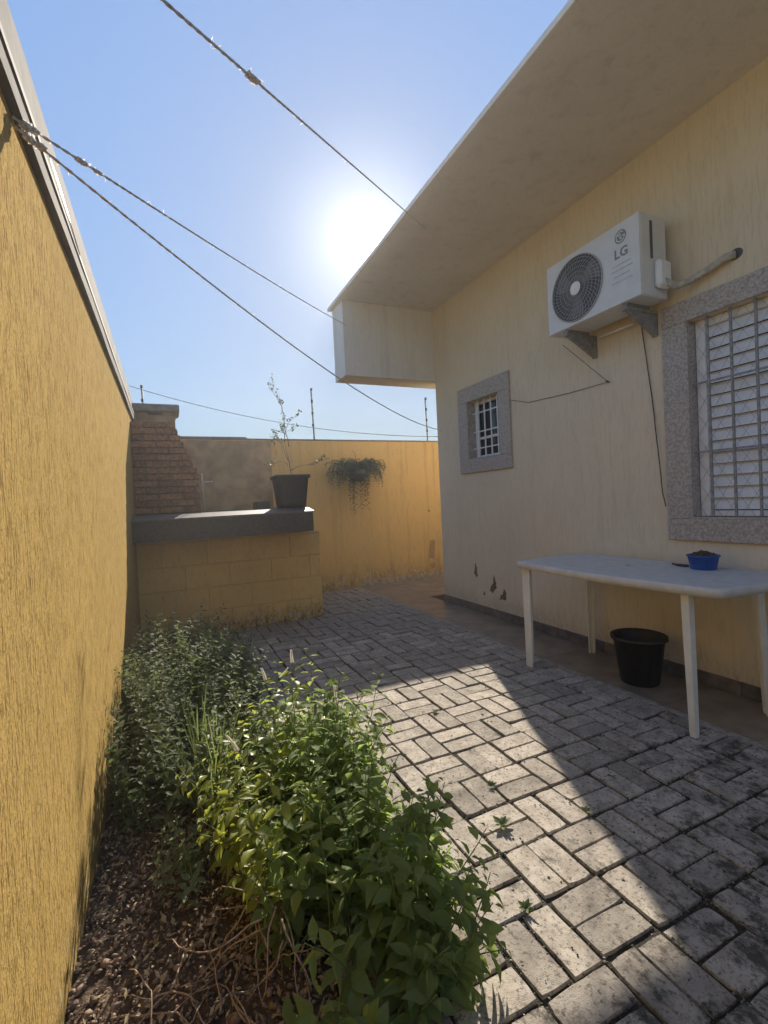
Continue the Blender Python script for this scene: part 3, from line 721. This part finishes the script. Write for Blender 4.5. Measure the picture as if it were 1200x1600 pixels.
# ------------------------------------------------------------------ air conditioner
AX0, AX1, AY0, AY1, AZ0, AZ1 = 2.545, 2.775, 1.865, 2.595, 2.296, 2.775
ac = thing('air_conditioner', 'white outdoor air conditioner unit mounted high on the house wall', 'air conditioner', (2.66, 2.23, 2.28))
cs = MB(); cs.box((AX0 + .006, AY0, AZ0), (AX1, AY1, AZ1), .008)
FY, FZ, FR = AY1 - .262, (AZ0 + AZ1) / 2 - .008, .208; n_ = 64
vs = []; rect = []
for k in range(n_):
    a = 2 * math.pi * k / n_; ca, sa = math.cos(a), math.sin(a)
    vs.append((AX0, FY + FR * ca, FZ + FR * sa))
for k in range(n_):
    a = 2 * math.pi * k / n_; ca, sa = math.cos(a), math.sin(a)
    ty = ((AY1 - .004 - FY) if ca > 0 else (FY - AY0 - .004)) / max(abs(ca), 1e-6); tz = ((AZ1 - .004 - FZ) if sa > 0 else (FZ - AZ0 - .004)) / max(abs(sa), 1e-6)
    t = min(ty, tz); vs.append((AX0, FY + t * ca, FZ + t * sa))
cs.add(vs, [(k, n_ + k, n_ + (k + 1) % n_, (k + 1) % n_) for k in range(n_)])
cs.add([(AX0, AY0 + .004, AZ0 + .004), (AX0, AY1 - .004, AZ0 + .004), (AX0, AY1 - .004, AZ1 - .004), (AX0, AY0 + .004, AZ1 - .004)] + [(AX0 + .010, AY0 + .001, AZ0 + .001), (AX0 + .010, AY1 - .001, AZ0 + .001), (AX0 + .010, AY1 - .001, AZ1 - .001), (AX0 + .010, AY0 + .001, AZ1 - .001)],
       [(0, 1, 5, 4), (1, 2, 6, 5), (2, 3, 7, 6), (3, 0, 4, 7)])
for cy_, cz_ in ((AY0 + .004, AZ0 + .004), (AY1 - .004, AZ0 + .004), (AY1 - .004, AZ1 - .004), (AY0 + .004, AZ1 - .004)):
    # close the tiny corners between the radial faces and the rectangle
    cand = sorted(range(n_), key=lambda k: (vs[n_ + k][1] - cy_) ** 2 + (vs[n_ + k][2] - cz_) ** 2)[:2]
    cs.add([vs[n_ + cand[0]], vs[n_ + cand[1]], (AX0, cy_, cz_)], [(0, 1, 2)])
cs.build('casing', M_ac, ac)
dsk = MB(); dsk.add([(AX0 + .0055, FY + (FR + .004) * math.cos(2 * math.pi * k / 48), FZ + (FR + .004) * math.sin(2 * math.pi * k / 48)) for k in range(48)], [tuple(range(48))])
dsk.build('fan_recess', M_acdark, ac)
fb = MB()
for k in range(3):
    a0 = k * 2.094 + .3
    fb.add([(AX0 + .0048, FY + r_ * math.cos(a0 + t), FZ + r_ * math.sin(a0 + t)) for r_, t in ((.05, 0), (.12, -.15), (.19, -.1), (.195, .35), (.19, .75), (.12, .6), (.05, .5))], [tuple(range(7))])
fb.build('fan_blade', plain('fan_grey', (.20, .20, .22), .5), ac)
gl = MB()
for k in range(44):
    a = 2 * math.pi * k / 44; pts = []
    for i in range(5):
        r_ = .045 + (FR - .045) * i / 4; an = a + .35 * (i / 4) ** 1.5; pts.append((AX0 - .006 - .006 * math.sin(i / 4 * math.pi), FY + r_ * math.cos(an), FZ + r_ * math.sin(an)))
    gl.tube(pts, .0016, 4, False)
for r_ in (.075, .105, .135, .165, .19, .208):
    pts = [(AX0 - .010 if r_ < .2 else AX0 - .005, FY + r_ * math.cos(2 * math.pi * k / 40), FZ + r_ * math.sin(2 * math.pi * k / 40)) for k in range(41)]
    gl.tube(pts, .0016 if r_ < .2 else .005, 4, False)
gl.build('fan_grille', M_grille, ac)
MB().add([(AX0 - .016 if i else AX0 - .012, FY + r_ * math.cos(2 * math.pi * k / 24), FZ + r_ * math.sin(2 * math.pi * k / 24)) for i, r_ in enumerate((.044, .036)) for k in range(24)],
         [(k, (k + 1) % 24, 24 + (k + 1) % 24, 24 + k) for k in range(24)] + [tuple(range(24, 48))]).build('hub', M_white, ac)
def text(txt, size, y, z, m_, parent, x=AX0 - .001, name='lettering', bold=0.0):
    cu = bpy.data.curves.new(name, 'FONT'); cu.body = txt; cu.size = size; cu.extrude = .0008; cu.offset = bold; cu.align_x = 'CENTER'; cu.resolution_u = 2
    to = bpy.data.objects.new('tmp', cu); C.objects.link(to); dg = bpy.context.evaluated_depsgraph_get(); me = bpy.data.meshes.new_from_object(to.evaluated_get(dg))
    C.objects.unlink(to); bpy.data.objects.remove(to)
    b_ = MB(); vs = [(x - v.co.z, y - v.co.x, z + v.co.y) for v in me.vertices]
    b_.add(vs, [tuple(p.vertices) for p in me.polygons]); return b_.build(name, m_, parent)
LY = AY0 + .125
text('LG', .078, LY, AZ1 - .205, M_acgrey, ac, bold=.002)
# round emblem: ring, dot, upright and hook
em = MB(); cz = AZ1 - .085; rr = .040
def arc(mb, r0, r1, a0, a1, x=AX0 - .0015, n=20):
    vs = []
    for k in range(n + 1):
        a = a0 + (a1 - a0) * k / n
        for r_ in (r0, r1): vs.append((x, LY - r_ * math.cos(a), cz + r_ * math.sin(a)))
    mb.add(vs, [(2 * k, 2 * k + 1, 2 * k + 3, 2 * k + 2) for k in range(n)])
arc(em, 0, rr, 0, 2 * math.pi, AX0 - .0008, 32); em.build('emblem_disc', M_acgrey, ac)
em = MB(); arc(em, .026, .031, R(50), R(355), n=24)
em.box((AX0 - .0022, LY - .031, cz - .003), (AX0 - .0015, LY - .012, cz + .002))
em.box((AX0 - .0022, LY - .001, cz - .014), (AX0 - .0015, LY + .004, cz + .018)).box((AX0 - .00215, LY - .010, cz - .014), (AX0 - .0016, LY - .001, cz - .009))
em.add([(AX0 - .0020, LY + .014 + .005 * math.cos(k), cz + .012 + .005 * math.sin(k)) for k in np.linspace(0, 5.5, 8)], [tuple(range(8))]).build('emblem', M_white, ac)
for k, (wd, zz) in enumerate(((.13, .245), (.15, .275), (.11, .31), (.14, .345))):
    MB().box((AX0 - .001, LY - wd / 2, AZ1 - zz - .003), (AX0 - .0002, LY + wd / 2, AZ1 - zz + .003)).build('printed_line', plain('faint_print', (.5, .5, .51), .5) if k == 0 else bpy.data.materials['faint_print'], ac)
# side valve cover, handle recess, pipes
MB().box((AX0 + .10, AY0 - .045, AZ0 + .045), (AX1 - .015, AY0 - .0005, AZ0 + .21), .018).build('valve_cover', M_white, ac)
MB().box((AX0 + .085, AY0 - .004, AZ0 + .22), (AX0 + .105, AY0 - .0005, AZ1 - .04), .001).build('side_slot', M_acdark, ac)
for y in (AY0 + .11, AY1 - .16): MB().box((AX0 + .02, y, AZ0 - .016), (AX1 - .01, y + .04, AZ0 - .0005), .002).build('foot', M_bar, ac)
for y in (AY0 + .13, AY1 - .14):
    b_ = MB(); b_.box((AX0 + .01, y - .018, AZ0 - .040), (XH - .0005, y + .018, AZ0 - .017), .002)
    b_.box((XH - .02, y - .0178, AZ0 - .17), (XH - .0006, y + .0178, AZ0 - .0405), .002)
    b_.add([(AX0 + .03, y - .012, AZ0 - .0405), (AX0 + .03, y + .012, AZ0 - .0405), (XH - .021, y + .012, AZ0 - .165), (XH - .021, y - .012, AZ0 - .165), (XH - .021, y + .012, AZ0 - .0405), (XH - .021, y - .012, AZ0 - .0405)], [(0, 1, 2, 3), (0, 3, 5), (1, 4, 2), (0, 5, 4, 1)])
    b_.build('bracket', M_flash if False else plain('bracket_grey', (.30, .29, .28), .6) if 'bracket_grey' not in bpy.data.materials else bpy.data.materials['bracket_grey'], ac)
pts = [Vector((2.70, AY0 - .03, AZ0 + .09)), Vector((2.75, AY0 - .07, AZ0 + .045)), Vector((2.79, AY0 - .13, AZ0 + .06)), Vector((2.80, 1.65, 2.375)), Vector((2.805, 1.56, 2.402)), Vector((2.835, 1.53, 2.408))]
MB().tube(pts, [.018, .020, .020, .020, .021, .021], 10).build('pipe', M_pipe, ac)
MB().lathe([(.030, -.004), (.034, 0), (.026, .004)], (0, 0, 0), 4)
hp = MB(); hp.add([(XH - .003, 1.528 + .032 * math.cos(k / 16 * 6.283), 2.410 + .026 * math.sin(k / 16 * 6.283)) for k in range(16)] + [(XH - .0005, 1.528 + .036 * math.cos(k / 16 * 6.283), 2.410 + .03 * math.sin(k / 16 * 6.283)) for k in range(16)],
                  [tuple(range(16)), *[(k, 16 + k, 16 + (k + 1) % 16, (k + 1) % 16) for k in range(16)]]).build('pipe_hole', M_acdark, ac)
MB().tube([(2.80, AY1 - .21, AZ0 - .047), (2.80, 2.12, AZ0 - .05)], .008, 6).build('drain_pipe', M_white, ac)

# ------------------------------------------------------------------ plastic table
tb = thing('plastic_table', 'long white plastic garden table standing along the house wall', 'table', (2.48, 1.93, 0))
TX0, TX1, TY0, TY1, TZ = 2.165, 2.80, 1.265, 2.60, .72
poly = []
def corner(cx, cy, a0, r_=.07):
    for k in range(6): a = a0 + math.pi / 2 * k / 5; poly.append((cx + r_ * math.cos(a), cy + r_ * math.sin(a)))
r_ = .055
r_ = .03
corner(TX1 - r_, TY1 - r_, 0, r_)
for k in range(1, 6): t = k / 6; poly.append((TX1 - r_ + (TX0 - TX1 + 2 * r_) * t, TY1 + .020 * math.sin(math.pi * t)))
corner(TX0 + r_, TY1 - r_, math.pi / 2, r_); r_ = .05
for k in range(1, 10): t = k / 10; poly.append((TX0 - .040 * math.sin(math.pi * t), TY1 - r_ + (TY0 - TY1 + 2 * r_) * t))
corner(TX0 + r_, TY0 + r_, math.pi, r_)
for k in range(1, 6): t = k / 6; poly.append((TX0 + r_ + (TX1 - TX0 - 2 * r_) * t, TY0 - .030 * math.sin(math.pi * t)))
corner(TX1 - r_, TY0 + r_, 1.5 * math.pi, r_)
for k in range(1, 6): t = k / 6; poly.append((TX1, TY0 + r_ + (TY1 - TY0 - 2 * r_) * t))
n_ = len(poly); cxm, cym = (TX0 + TX1) / 2, (TY0 + TY1) / 2
def ring(off, z):
    out = []
    for i, (x, y) in enumerate(poly):
        xa, ya = poly[i - 1]; xb, yb = poly[(i + 1) % n_]; tx, ty = xb - xa, yb - ya; l = math.hypot(tx, ty); out.append((x + ty / l * off, y - tx / l * off, z))
    return out
prof = [(-.02, TZ - .044), (.0, TZ - .044), (.004, TZ - .02), (.003, TZ - .006), (-.002, TZ - .001), (-.006, TZ)]
vs = []; 
for off, z in prof: vs += ring(off, z)
fs = [(i * n_ + k, i * n_ + (k + 1) % n_, (i + 1) * n_ + (k + 1) % n_, (i + 1) * n_ + k) for i in range(len(prof) - 1) for k in range(n_)]
tp = MB().add(vs, fs, True); tp.add(ring(-.006, TZ), [tuple(range(n_))]); tp.add(ring(-.02, TZ - .02), [tuple(range(n_))[::-1]]); tp.add(ring(-.02, TZ - .044) + ring(-.02, TZ - .02), [(k, n_ + k, n_ + (k + 1) % n_, (k + 1) % n_) for k in range(n_)], True)
tp.build('tabletop', M_plastic_top, tb)
for (fx, fy, sx, sy, ls) in ((2.215, 2.535, -1, 1, 1.25), (2.205, 1.430, -1, -1, .66), (2.742, 2.495, 1, 1, .74), (2.70, 1.385, 1, -1, .9)):
    lg = MB(); tx, ty = fx - sx * .012, fy - sy * .02
    if sy > 0 and sx < 0: tx, ty = 2.215, 2.545
    # L-section leg, tapering to the foot
    def sec(cx, cy, a, t):   # outer corner at (cx, cy)
        ax, ay = -sx * a, -sy * a; bx, by = -sx * t, -sy * t
        return [(cx, cy), (cx + ax, cy), (cx + ax, cy + by), (cx + ax * .62, cy + by), (cx + ax * .5, cy + by * 1.5), (cx + bx * 1.4, cy + by * 1.4), (cx + bx * 1.5, cy + ay * .5), (cx + bx, cy + ay * .62), (cx + bx, cy + ay), (cx, cy + ay)]
    lv = []; lev = [(TZ - .03, .058, 0), (TZ - .18, .056, .2), (.25, .050, .7), (.02, .044, .98), (.0, .040, 1)]
    for z, a, t in lev:
        cx_ = tx + (fx - tx) * t + sx * .025; cy_ = ty + (fy - ty) * t + sy * .025; lv += [(x, y, z) for x, y in sec(cx_, cy_, a * ls, .013 * min(1, ls))]
    m_ = 10; fs = [(i * m_ + k, i * m_ + (k + 1) % m_, (i + 1) * m_ + (k + 1) % m_, (i + 1) * m_ + k) for i in range(len(lev) - 1) for k in range(m_)]
    lg.add(lv, fs + [tuple(range(4 * m_, 5 * m_)), tuple(range(m_))]).build('leg', M_plastic, tb)

# black bucket under the table
bk = thing('bucket', 'black plastic bucket standing on the floor under the table', 'bucket', (2.57, 1.985, .002))
MB().lathe([(.001, .006), (.098, .006), (.102, 0), (.108, .01), (.142, .262), (.156, .266), (.158, .285), (.150, .288), (.138, .27), (.104, .02), (.001, .016)], (2.57, 1.985, .0025), 40).build('body', M_blackp, bk)
hd = [(2.57 + .158 * math.cos(a), 1.985 + .158 * math.sin(a), .276 - .0 + .006 * math.sin(a * 2)) for a in np.linspace(-2.6, .5, 16)]
MB().tube(hd, .003, 5).build('handle', M_wire, bk)
# blue bowl of dirt on the table
bb = thing('bowl', 'small blue plastic bowl heaped with dirt on the white table', 'bowl', (2.66, 1.64, TZ))
MB().lathe([(.001, .004), (.056, .004), (.058, 0), (.062, .006), (.074, .070), (.080, .072), (.080, .078), (.073, .078), (.060, .012), (.001, .010)], (2.66, 1.64, TZ), 32).build('body', M_blue, bb)
dm = MB(); vs = []; n_ = 20
for i in range(6):
    for k in range(n_):
        r_ = .073 * (1 - i / 6); a = 6.283 * k / n_; vs.append((2.66 + r_ * math.cos(a) , 1.64 + r_ * math.sin(a), TZ + .066 + .034 * (i / 5) ** .8 + random.uniform(-.005, .005)))
fs = [(i * n_ + k, i * n_ + (k + 1) % n_, (i + 1) * n_ + (k + 1) % n_, (i + 1) * n_ + k) for i in range(5) for k in range(n_)] + [tuple(range(5 * n_, 6 * n_))]
dm.add(vs, fs, True)
for k in range(24): blob(dm, (2.66 + random.uniform(-.05, .05), 1.64 + random.uniform(-.05, .05), TZ + .088), random.uniform(.004, .010))
dm.build('dirt', M_dirt, bb)
MB().box((2.655, 1.735, TZ + .0005), (2.69, 1.80, TZ + .012), .004).tube([(2.67, 1.73, TZ + .006), (2.68, 1.83, TZ + .008)], .006, 6).build('hand_trowel', M_rust, label='small dark tool lying beside the blue bowl on the table', cat='tool')
MB().lathe([(.001, .001), (.012, .0012), (.012, 0)], (2.50, 1.985, TZ + .0006), 16).build('umbrella_plug', M_acgrey, tb)

# ------------------------------------------------------------------ garden bed: gravel, dry stems, plants
gv = MB(); 
for k in range(6500):
    y = .55 + 1.9 * random.random() ** 1.2; x = random.uniform(XL + .004, XP - .01)
    s = random.uniform(.002, .007) * (1 + 1.1 * (random.random() < .16))
    blob(gv, (x, y, -.010 + random.uniform(-.004, .012) + .012 * math.sin(x * 9 + y * 5) * math.sin(y * 7 - x * 3)), s, .75)
gv.build('gravel', M_peb, kind='stuff', label='small brown pebbles covering the garden bed', cat='gravel')
def curve_pts(p, d_, L, n, wob, grav=0.0):
    pts = [Vector(p)]; dd = Vector(d_).normalized()
    for i in range(n):
        dd = (dd + Vector(rng.normal(size=3)) * wob + Vector((0, 0, -grav))).normalized()
        q = pts[-1] + dd * (L / n); q.z = max(q.z, .004); pts.append(q)
    return pts
LEAVES = []
def ovate(name, m_, L=1.0, Wd=.56, droop=.22, fold=.28, segs=5, twist=0.0, curl=0.0):
    prof = [.05, .62, 1.0, .92, .52, .0]; vs = []
    for i in range(segs + 1):
        t = i / segs; h = Wd / 2 * prof[i]; z = -droop * t * t - curl * t ** 4; q0 = len(vs)
        vs += [(-h, t, z + h * fold + .02 * math.sin(i * 2.4)), (-h * .5, t, z + h * fold * .35), (0, t, z), (h * .5, t, z + h * fold * .35), (h, t, z + h * fold - .02 * math.sin(i * 2.4))]
        ct, st_ = math.cos(twist * t), math.sin(twist * t)
        for q in range(q0, len(vs)): x_, y_, z_ = vs[q]; vs[q] = (x_ * ct - (z_ - z) * st_, y_, z + x_ * st_ + (z_ - z) * ct)
    fs = []
    for i in range(segs):
        for j in range(4): a = i * 5 + j; fs.append((a, a + 1, a + 6, a + 5))
    me = bpy.data.meshes.new(name); me.from_pydata(vs, [], fs); me.update(); me.polygons.foreach_set('use_smooth', [True] * len(fs)); me.materials.append(m_); return me
def leaf_mat(p, d_, n_, L):
    d_ = d_.normalized(); s = d_.cross(n_); s = s.normalized() if s.length > 1e-5 else d_.orthogonal().normalized(); n2 = s.cross(d_)
    m_ = Matrix((s, d_, n2)).transposed().to_4x4(); return Matrix.Translation(p) @ m_ @ Matrix.Scale(L, 4)
def bush(root, stems, variants, mats, n_obj, keep, leaf_name='leaf', stem_mat=None, stem_r=.0028, node=.034, leafL=(.026, .052), flower=.0, leafmat_pick=None):
    st = MB(); cand = []; tips = []
    for (p, d_, L) in stems:
        n = max(5, int(L / node)); pts = curve_pts(p, d_, L, n, .07, .015)
        for q in pts: keep(q)
        st.tube(pts, [stem_r * (1 - .6 * i / n) for i in range(n + 1)], 5)
        tips.append((pts[-1], (pts[-1] - pts[-2]).normalized()))
        ph = random.uniform(0, 3.14)
        for i in range(max(1, int(n * .12)), n + 1):
            t = i / n; ax = (pts[i] - pts[i - 1]).normalized(); o1 = ax.orthogonal().normalized(); o2 = ax.cross(o1)
            ph += math.pi / 2 + random.uniform(-.3, .3); sz = leafL[0] + (leafL[1] - leafL[0]) * math.sin(min(1, .25 + (1 - t) * 1.3) * math.pi / 2) * random.uniform(.75, 1.1)
            if t > .93: sz = leafL[0] * .8
            for s_ in (0, math.pi):
                out = o1 * math.cos(ph + s_) + o2 * math.sin(ph + s_)
                dv = (out + ax * random.uniform(.1, .6) + Vector((0, 0, random.uniform(-.25, .1)))).normalized()
                nn = (ax * .8 + Vector((0, 0, .7)) + Vector(rng.normal(size=3)) * .25)
                pp = pts[i] + out * .006
                tipp = pp + dv * sz
                if tipp.x < XL + .01 or tipp.z < .003: continue
                cand.append((pp, dv, nn, sz, t))
    def score(c_):
        tp_ = c_[0] + c_[1] * c_[3] * .5; v = tp_ - Vector((0, 0, EYE)); return c_[3] / v.length * (1 + .8 * c_[4]) * (.6 + c_[0].z)
    cand.sort(key=score, reverse=True)
    rest_ = [MB() for _ in mats]
    for k, (p, dv, nn, sz, t) in enumerate(cand):
        mi = leafmat_pick(p, t) if leafmat_pick else 0
        me = variants[mi][k % len(variants[mi])]
        Mx = leaf_mat(p, dv, nn, sz)
        if k < n_obj:
            o = bpy.data.objects.new(leaf_name, me); C.objects.link(o); W[o.name] = p; o.parent = root
            o.matrix_parent_inverse = Matrix.Translation(-W[root.name]); o.matrix_basis = Mx
        else:
            rest_[mi].add([Mx @ v.co for v in me.vertices], [tuple(q.vertices) for q in me.polygons], True)
    for mb_, m_ in zip(rest_, mats):
        if mb_.v: o = mb_.build('foliage', m_, root); o['kind'] = 'stuff'
    o = st.build('stem', stem_mat or M_stem, root); o['kind'] = 'stuff'
    return tips
VA = [ovate('leaf_a', M_leafA, Wd=w_, droop=dr, fold=fo, twist=tw, curl=cu) for w_, dr, fo, tw, cu in ((.5, .15, .3, .3, .1), (.58, .35, .15, -.4, .2), (.42, .22, .5, .6, .0), (.54, .05, .2, -.2, .25), (.36, .3, .7, .9, .3), (.48, -.1, .35, -.7, .1))]
VY = [ovate('leaf_y', M_leafY, Wd=w_, droop=dr, twist=tw, curl=.15) for w_, dr, tw in ((.5, .15, .4), (.58, .3, -.5), (.42, .1, .8))]
VS = [ovate('leaf_s', M_leafS, Wd=w_, droop=dr, twist=tw) for w_, dr, tw in ((.5, .12, .3), (.44, .25, -.5), (.5, -.1, .2))]
VB = [ovate('leaf_b', M_leafB, Wd=w_, droop=dr, twist=tw) for w_, dr, tw in ((.5, .12, .3), (.44, .25, -.6), (.5, -.1, .2))]
def spike(p, d_, L, root, name='flower_spike'):
    mb = MB(); pts = curve_pts(p, d_, L, 8, .06); mb.tube(pts, .0015, 4)
    for q, nx_ in zip(pts, pts[1:]):
        for s in range(3):
            c_ = q.lerp(nx_, s / 3)
            for k in range(6):
                a = k * 1.047 + s * .5; leaf_into(mb, c_, Vector((math.cos(a), math.sin(a), .5)), Vector((0, 0, 1)), .0085 * (1.1 - (c_ - pts[0]).length / L * .5), .005, 2)
    mb.build(name, M_flower, root)

# big basil bush in front
bs = thing('basil_bush', 'large leafy green basil bush spilling over the paving in the foreground', 'bush', (.42, 1.45, 0))
stems = []
for k in range(175):
    t = random.random(); bx = .30 + .34 * random.random() ** .8 * (.75 + .25 * t); by = .92 + 1.15 * t
    a = random.uniform(0, 6.283); tilt = random.uniform(.0, .55)
    dv = Vector((math.cos(a) * tilt + .10, math.sin(a) * tilt, 1.0)).normalized()
    L = random.uniform(.32, .50) * (.76 + .36 * t)
    if k % 3 == 0: L *= .6
    stems.append(((bx, by, 0), dv, L))
for k in range(26):    # sprawling over the pavers
    by = random.uniform(1.0, 1.75); a = random.uniform(-.7, .7)
    stems.append(((.52, by, .01), Vector((math.cos(a), math.sin(a), .75)), random.uniform(.18, .28)))
for k in range(26):    # leaning over the dry tangle on the left
    stems.append(((random.uniform(.22, .34), random.uniform(1.2, 1.62), 0), Vector((random.uniform(-.6, -.1), random.uniform(-.6, .0), .9)), random.uniform(.20, .34)))
for k in range(34):    # long thin stems reaching left and back into the light
    stems.append(((random.uniform(.16, .36), random.uniform(1.25, 1.9), 0), Vector((random.uniform(-.75, .1), random.uniform(-.3, .5), 1.0)), random.uniform(.24, .42)))
for k in range(16):    # low near edge
    stems.append(((random.uniform(.16, .50), random.uniform(.82, 1.0), 0), Vector((random.uniform(-.4, .3), -.35, .8)), random.uniform(.14, .24)))
def keepA(q): q.x = max(q.x, XL + .05)
def pick(p, t):  # yellower leaf colour towards the left imitates sun shining through
    yl = (.34 - p.x) * 2.4 + .35 * (p.y - 1.5) + random.gauss(0, .25)
    return 1 if yl > .15 and p.z > .10 else 0
tips = bush(bs, stems, [VA, VY], [M_leafA, M_leafY], 300, keepA, leafmat_pick=pick, leafL=(.028, .066), node=.038)
tips.sort(key=lambda t: -t[0].z)
for k in (0, 4, 11, 26, 58): spike(tips[k][0], tips[k][1] + Vector((0, 0, .4)), random.uniform(.05, .085), bs)

# sage-coloured small shrub behind-left
ls = thing('sage_shrub', 'bushy small-leaved green shrub growing against the left wall', 'bush', (.05, 2.6, 0))
stems = []
for k in range(330):
    bx = random.uniform(-.22, .42); by = random.uniform(1.9, 3.6); top = 1 - .5 * ((bx - .02) / .4) ** 2
    a = random.uniform(0, 6.283); tilt = random.uniform(.0, .55)
    dv = Vector((math.cos(a) * tilt, math.sin(a) * tilt, 1.0)).normalized(); L = random.uniform(.36, .60) * top * (1.0 if by > 2.3 else .8)
    stems.append(((bx, by, 0), dv, L))
def keepB(q): q.x = max(q.x, XL + .03)
tips = bush(ls, stems, [VB, VS], [M_leafB, M_leafS], 300, keepB, node=.025, leafL=(.020, .044), stem_r=.002, leafmat_pick=lambda p, t: 1 if random.random() < .3 + .5 * (p.z > .36) else 0)
tips.sort(key=lambda t: -t[0].x)
for k in (1, 4, 9, 15): spike(tips[k][0], tips[k][1] + Vector((0, 0, .6)), .08, ls)

# low succulent-leaved plant near the wall
sp = thing('round_leaf_plant', 'small grey-green round-leaved plant above the pebbles near the left wall', 'plant', (-.03, 1.62, 0))
stems = [((random.uniform(-.10, .06), random.uniform(1.52, 1.78), 0), Vector((random.uniform(-.6, .3), random.uniform(-.5, .2), 1)), random.uniform(.10, .20)) for k in range(15)]
bush(sp, stems, [VS], [M_leafS], 140, keepA, node=.026, leafL=(.020, .036))

# lemon grass clump
lg_ = thing('grass_clump', 'upright clump of long grass blades between the two bushes', 'grass', (.10, 2.02, 0))
for k in range(60):
    a = random.uniform(0, 6.283); L = random.uniform(.30, .50); t0_ = random.uniform(.05, .38)
    p = Vector((.09 + random.uniform(-.05, .05), 1.90 + random.uniform(-.06, .06), 0)); dd = Vector((math.cos(a) * t0_, math.sin(a) * t0_, 1)).normalized()
    side = Vector((-math.sin(a), math.cos(a), 0)); b_ = MB(); vs = []
    for i in range(7):
        t = i / 6; wd = .0045 * (1 - t ** 2) + .0006; c_ = p + dd * L * t + Vector((math.cos(a), math.sin(a), -.6)) * (.10 * t * t * t0_ * 2)
        vs += [c_ - side * wd, c_ + Vector((0, 0, -.001)), c_ + side * wd]
    b_.add(vs, [q for i in range(6) for q in ((i * 3, i * 3 + 1, i * 3 + 4, i * 3 + 3), (i * 3 + 1, i * 3 + 2, i * 3 + 5, i * 3 + 4))], True).build('blade', M_grass, lg_)

# tangle of woody stems at the front of the basil
tg = thing('dry_tangle', 'tangle of dry woody stems at the foot of the front bush', 'dead stems', (.15, 1.25, 0))
for k in range(26):
    p = (.20 + random.gauss(0, .035), 1.22 + random.gauss(0, .07), random.uniform(.0, .20)); a = random.uniform(1.2, 5.2)
    pts = curve_pts(p, (math.cos(a) * .8, math.sin(a) * .8, random.uniform(-.9, .8)), random.uniform(.12, .30), 9, .22, .05)
    for q in pts: q.x = max(q.x, XL + .02)
    MB().tube(pts, [.0026 - .00016 * i for i in range(10)], 5).build('stem', M_stem_dry, tg)

lit = MB()
for k in range(1700):
    y = .6 + 1.5 * random.random(); x = random.uniform(XL + .02, XP); leaf_into(lit, Vector((x, y, .006 + random.uniform(0, .012))), rdir(-.1), Vector((random.uniform(-.5, .5), random.uniform(-.5, .5), 1)), (lw_ := random.uniform(.006, .026)), lw_ * random.uniform(.25, .6), 2, random.uniform(-.3, .5))
lit.build('leaf_litter', leafmat('dead_leaf', (.36, .26, .16), (.50, .41, .26), .2, .8), kind='stuff', label='small dry leaves scattered over the pebbles', cat='leaf litter')
# trailing dry stems on the gravel
trail = [(.02, 1.06, 80), (-.05, 1.02, 70), (.10, 1.10, 110), (-.12, 1.12, 20), (.0, 1.2, 150), (.06, 1.02, 170), (-.18, 1.25, -20), (.12, 1.25, 200), (-.02, 1.35, 240), (.15, 1.05, 130), (-.14, 1.06, 5), (.05, 1.15, 60)]
for x, y, an in trail:
    a = R(an); pts = curve_pts((x, y, .015), (math.cos(a), math.sin(a), .25), random.uniform(.22, .42), 12, .22, .05)
    for q in pts: q.x = max(q.x, XL + .015)
    MB().tube(pts, [0.0024 - .00011 * i for i in range(13)], 5).build('stem', M_stem_dry, tg)


# rosette weeds in the paver joints
for k, (px, py, s, lab) in enumerate(((1.02, 1.355, .05, 'rosette weed growing between sunlit pavers right of the big bush'), (.86, 1.05, .032, 'small weed sprouting in the joint just right of the bush edge'),
                                      (1.13, 1.56, .03, 'tiny weed in the middle of the sunlit paving'), (1.335, 1.27, .026, 'tiny pale weed near the shadow edge on the paving'), (1.28, 2.25, .03, 'small weed at the far end of the sunlit paving'))):
    wd = thing('weed', lab, 'weed', (px, py, 0), 'weeds in the paver joints')
    for i in range(9):
        a = i * 2.4 + k; o = bpy.data.objects.new('leaf', VB[i % 3]); C.objects.link(o); o.parent = wd
        Mx = leaf_mat(Vector((0, 0, .004)), Vector((math.cos(a), math.sin(a), .5 + .1 * (i % 3))), Vector((0, 0, 1)), s * random.uniform(.6, .95)); o.matrix_basis = Mx

# ------------------------------------------------------------------ haze: thin scattering volume added to imitate lens glare round the sun
hz = MB().box((-13, -13, -1.3), (13, 13, 3.9)).build('glare_haze', M_white, kind='stuff')
mh = bpy.data.materials.new('glare_volume'); mh.use_nodes = True; nt = mh.node_tree; nt.nodes.clear()
out = nt.nodes.new('ShaderNodeOutputMaterial'); pv = nt.nodes.new('ShaderNodeVolumePrincipled')
pv.inputs['Color'].default_value = (.93, .95, 1.0, 1); pv.inputs['Density'].default_value = .005; pv.inputs['Anisotropy'].default_value = .60
nt.links.new(pv.outputs[0], out.inputs['Volume']); hz.data.materials.clear(); hz.data.materials.append(mh)
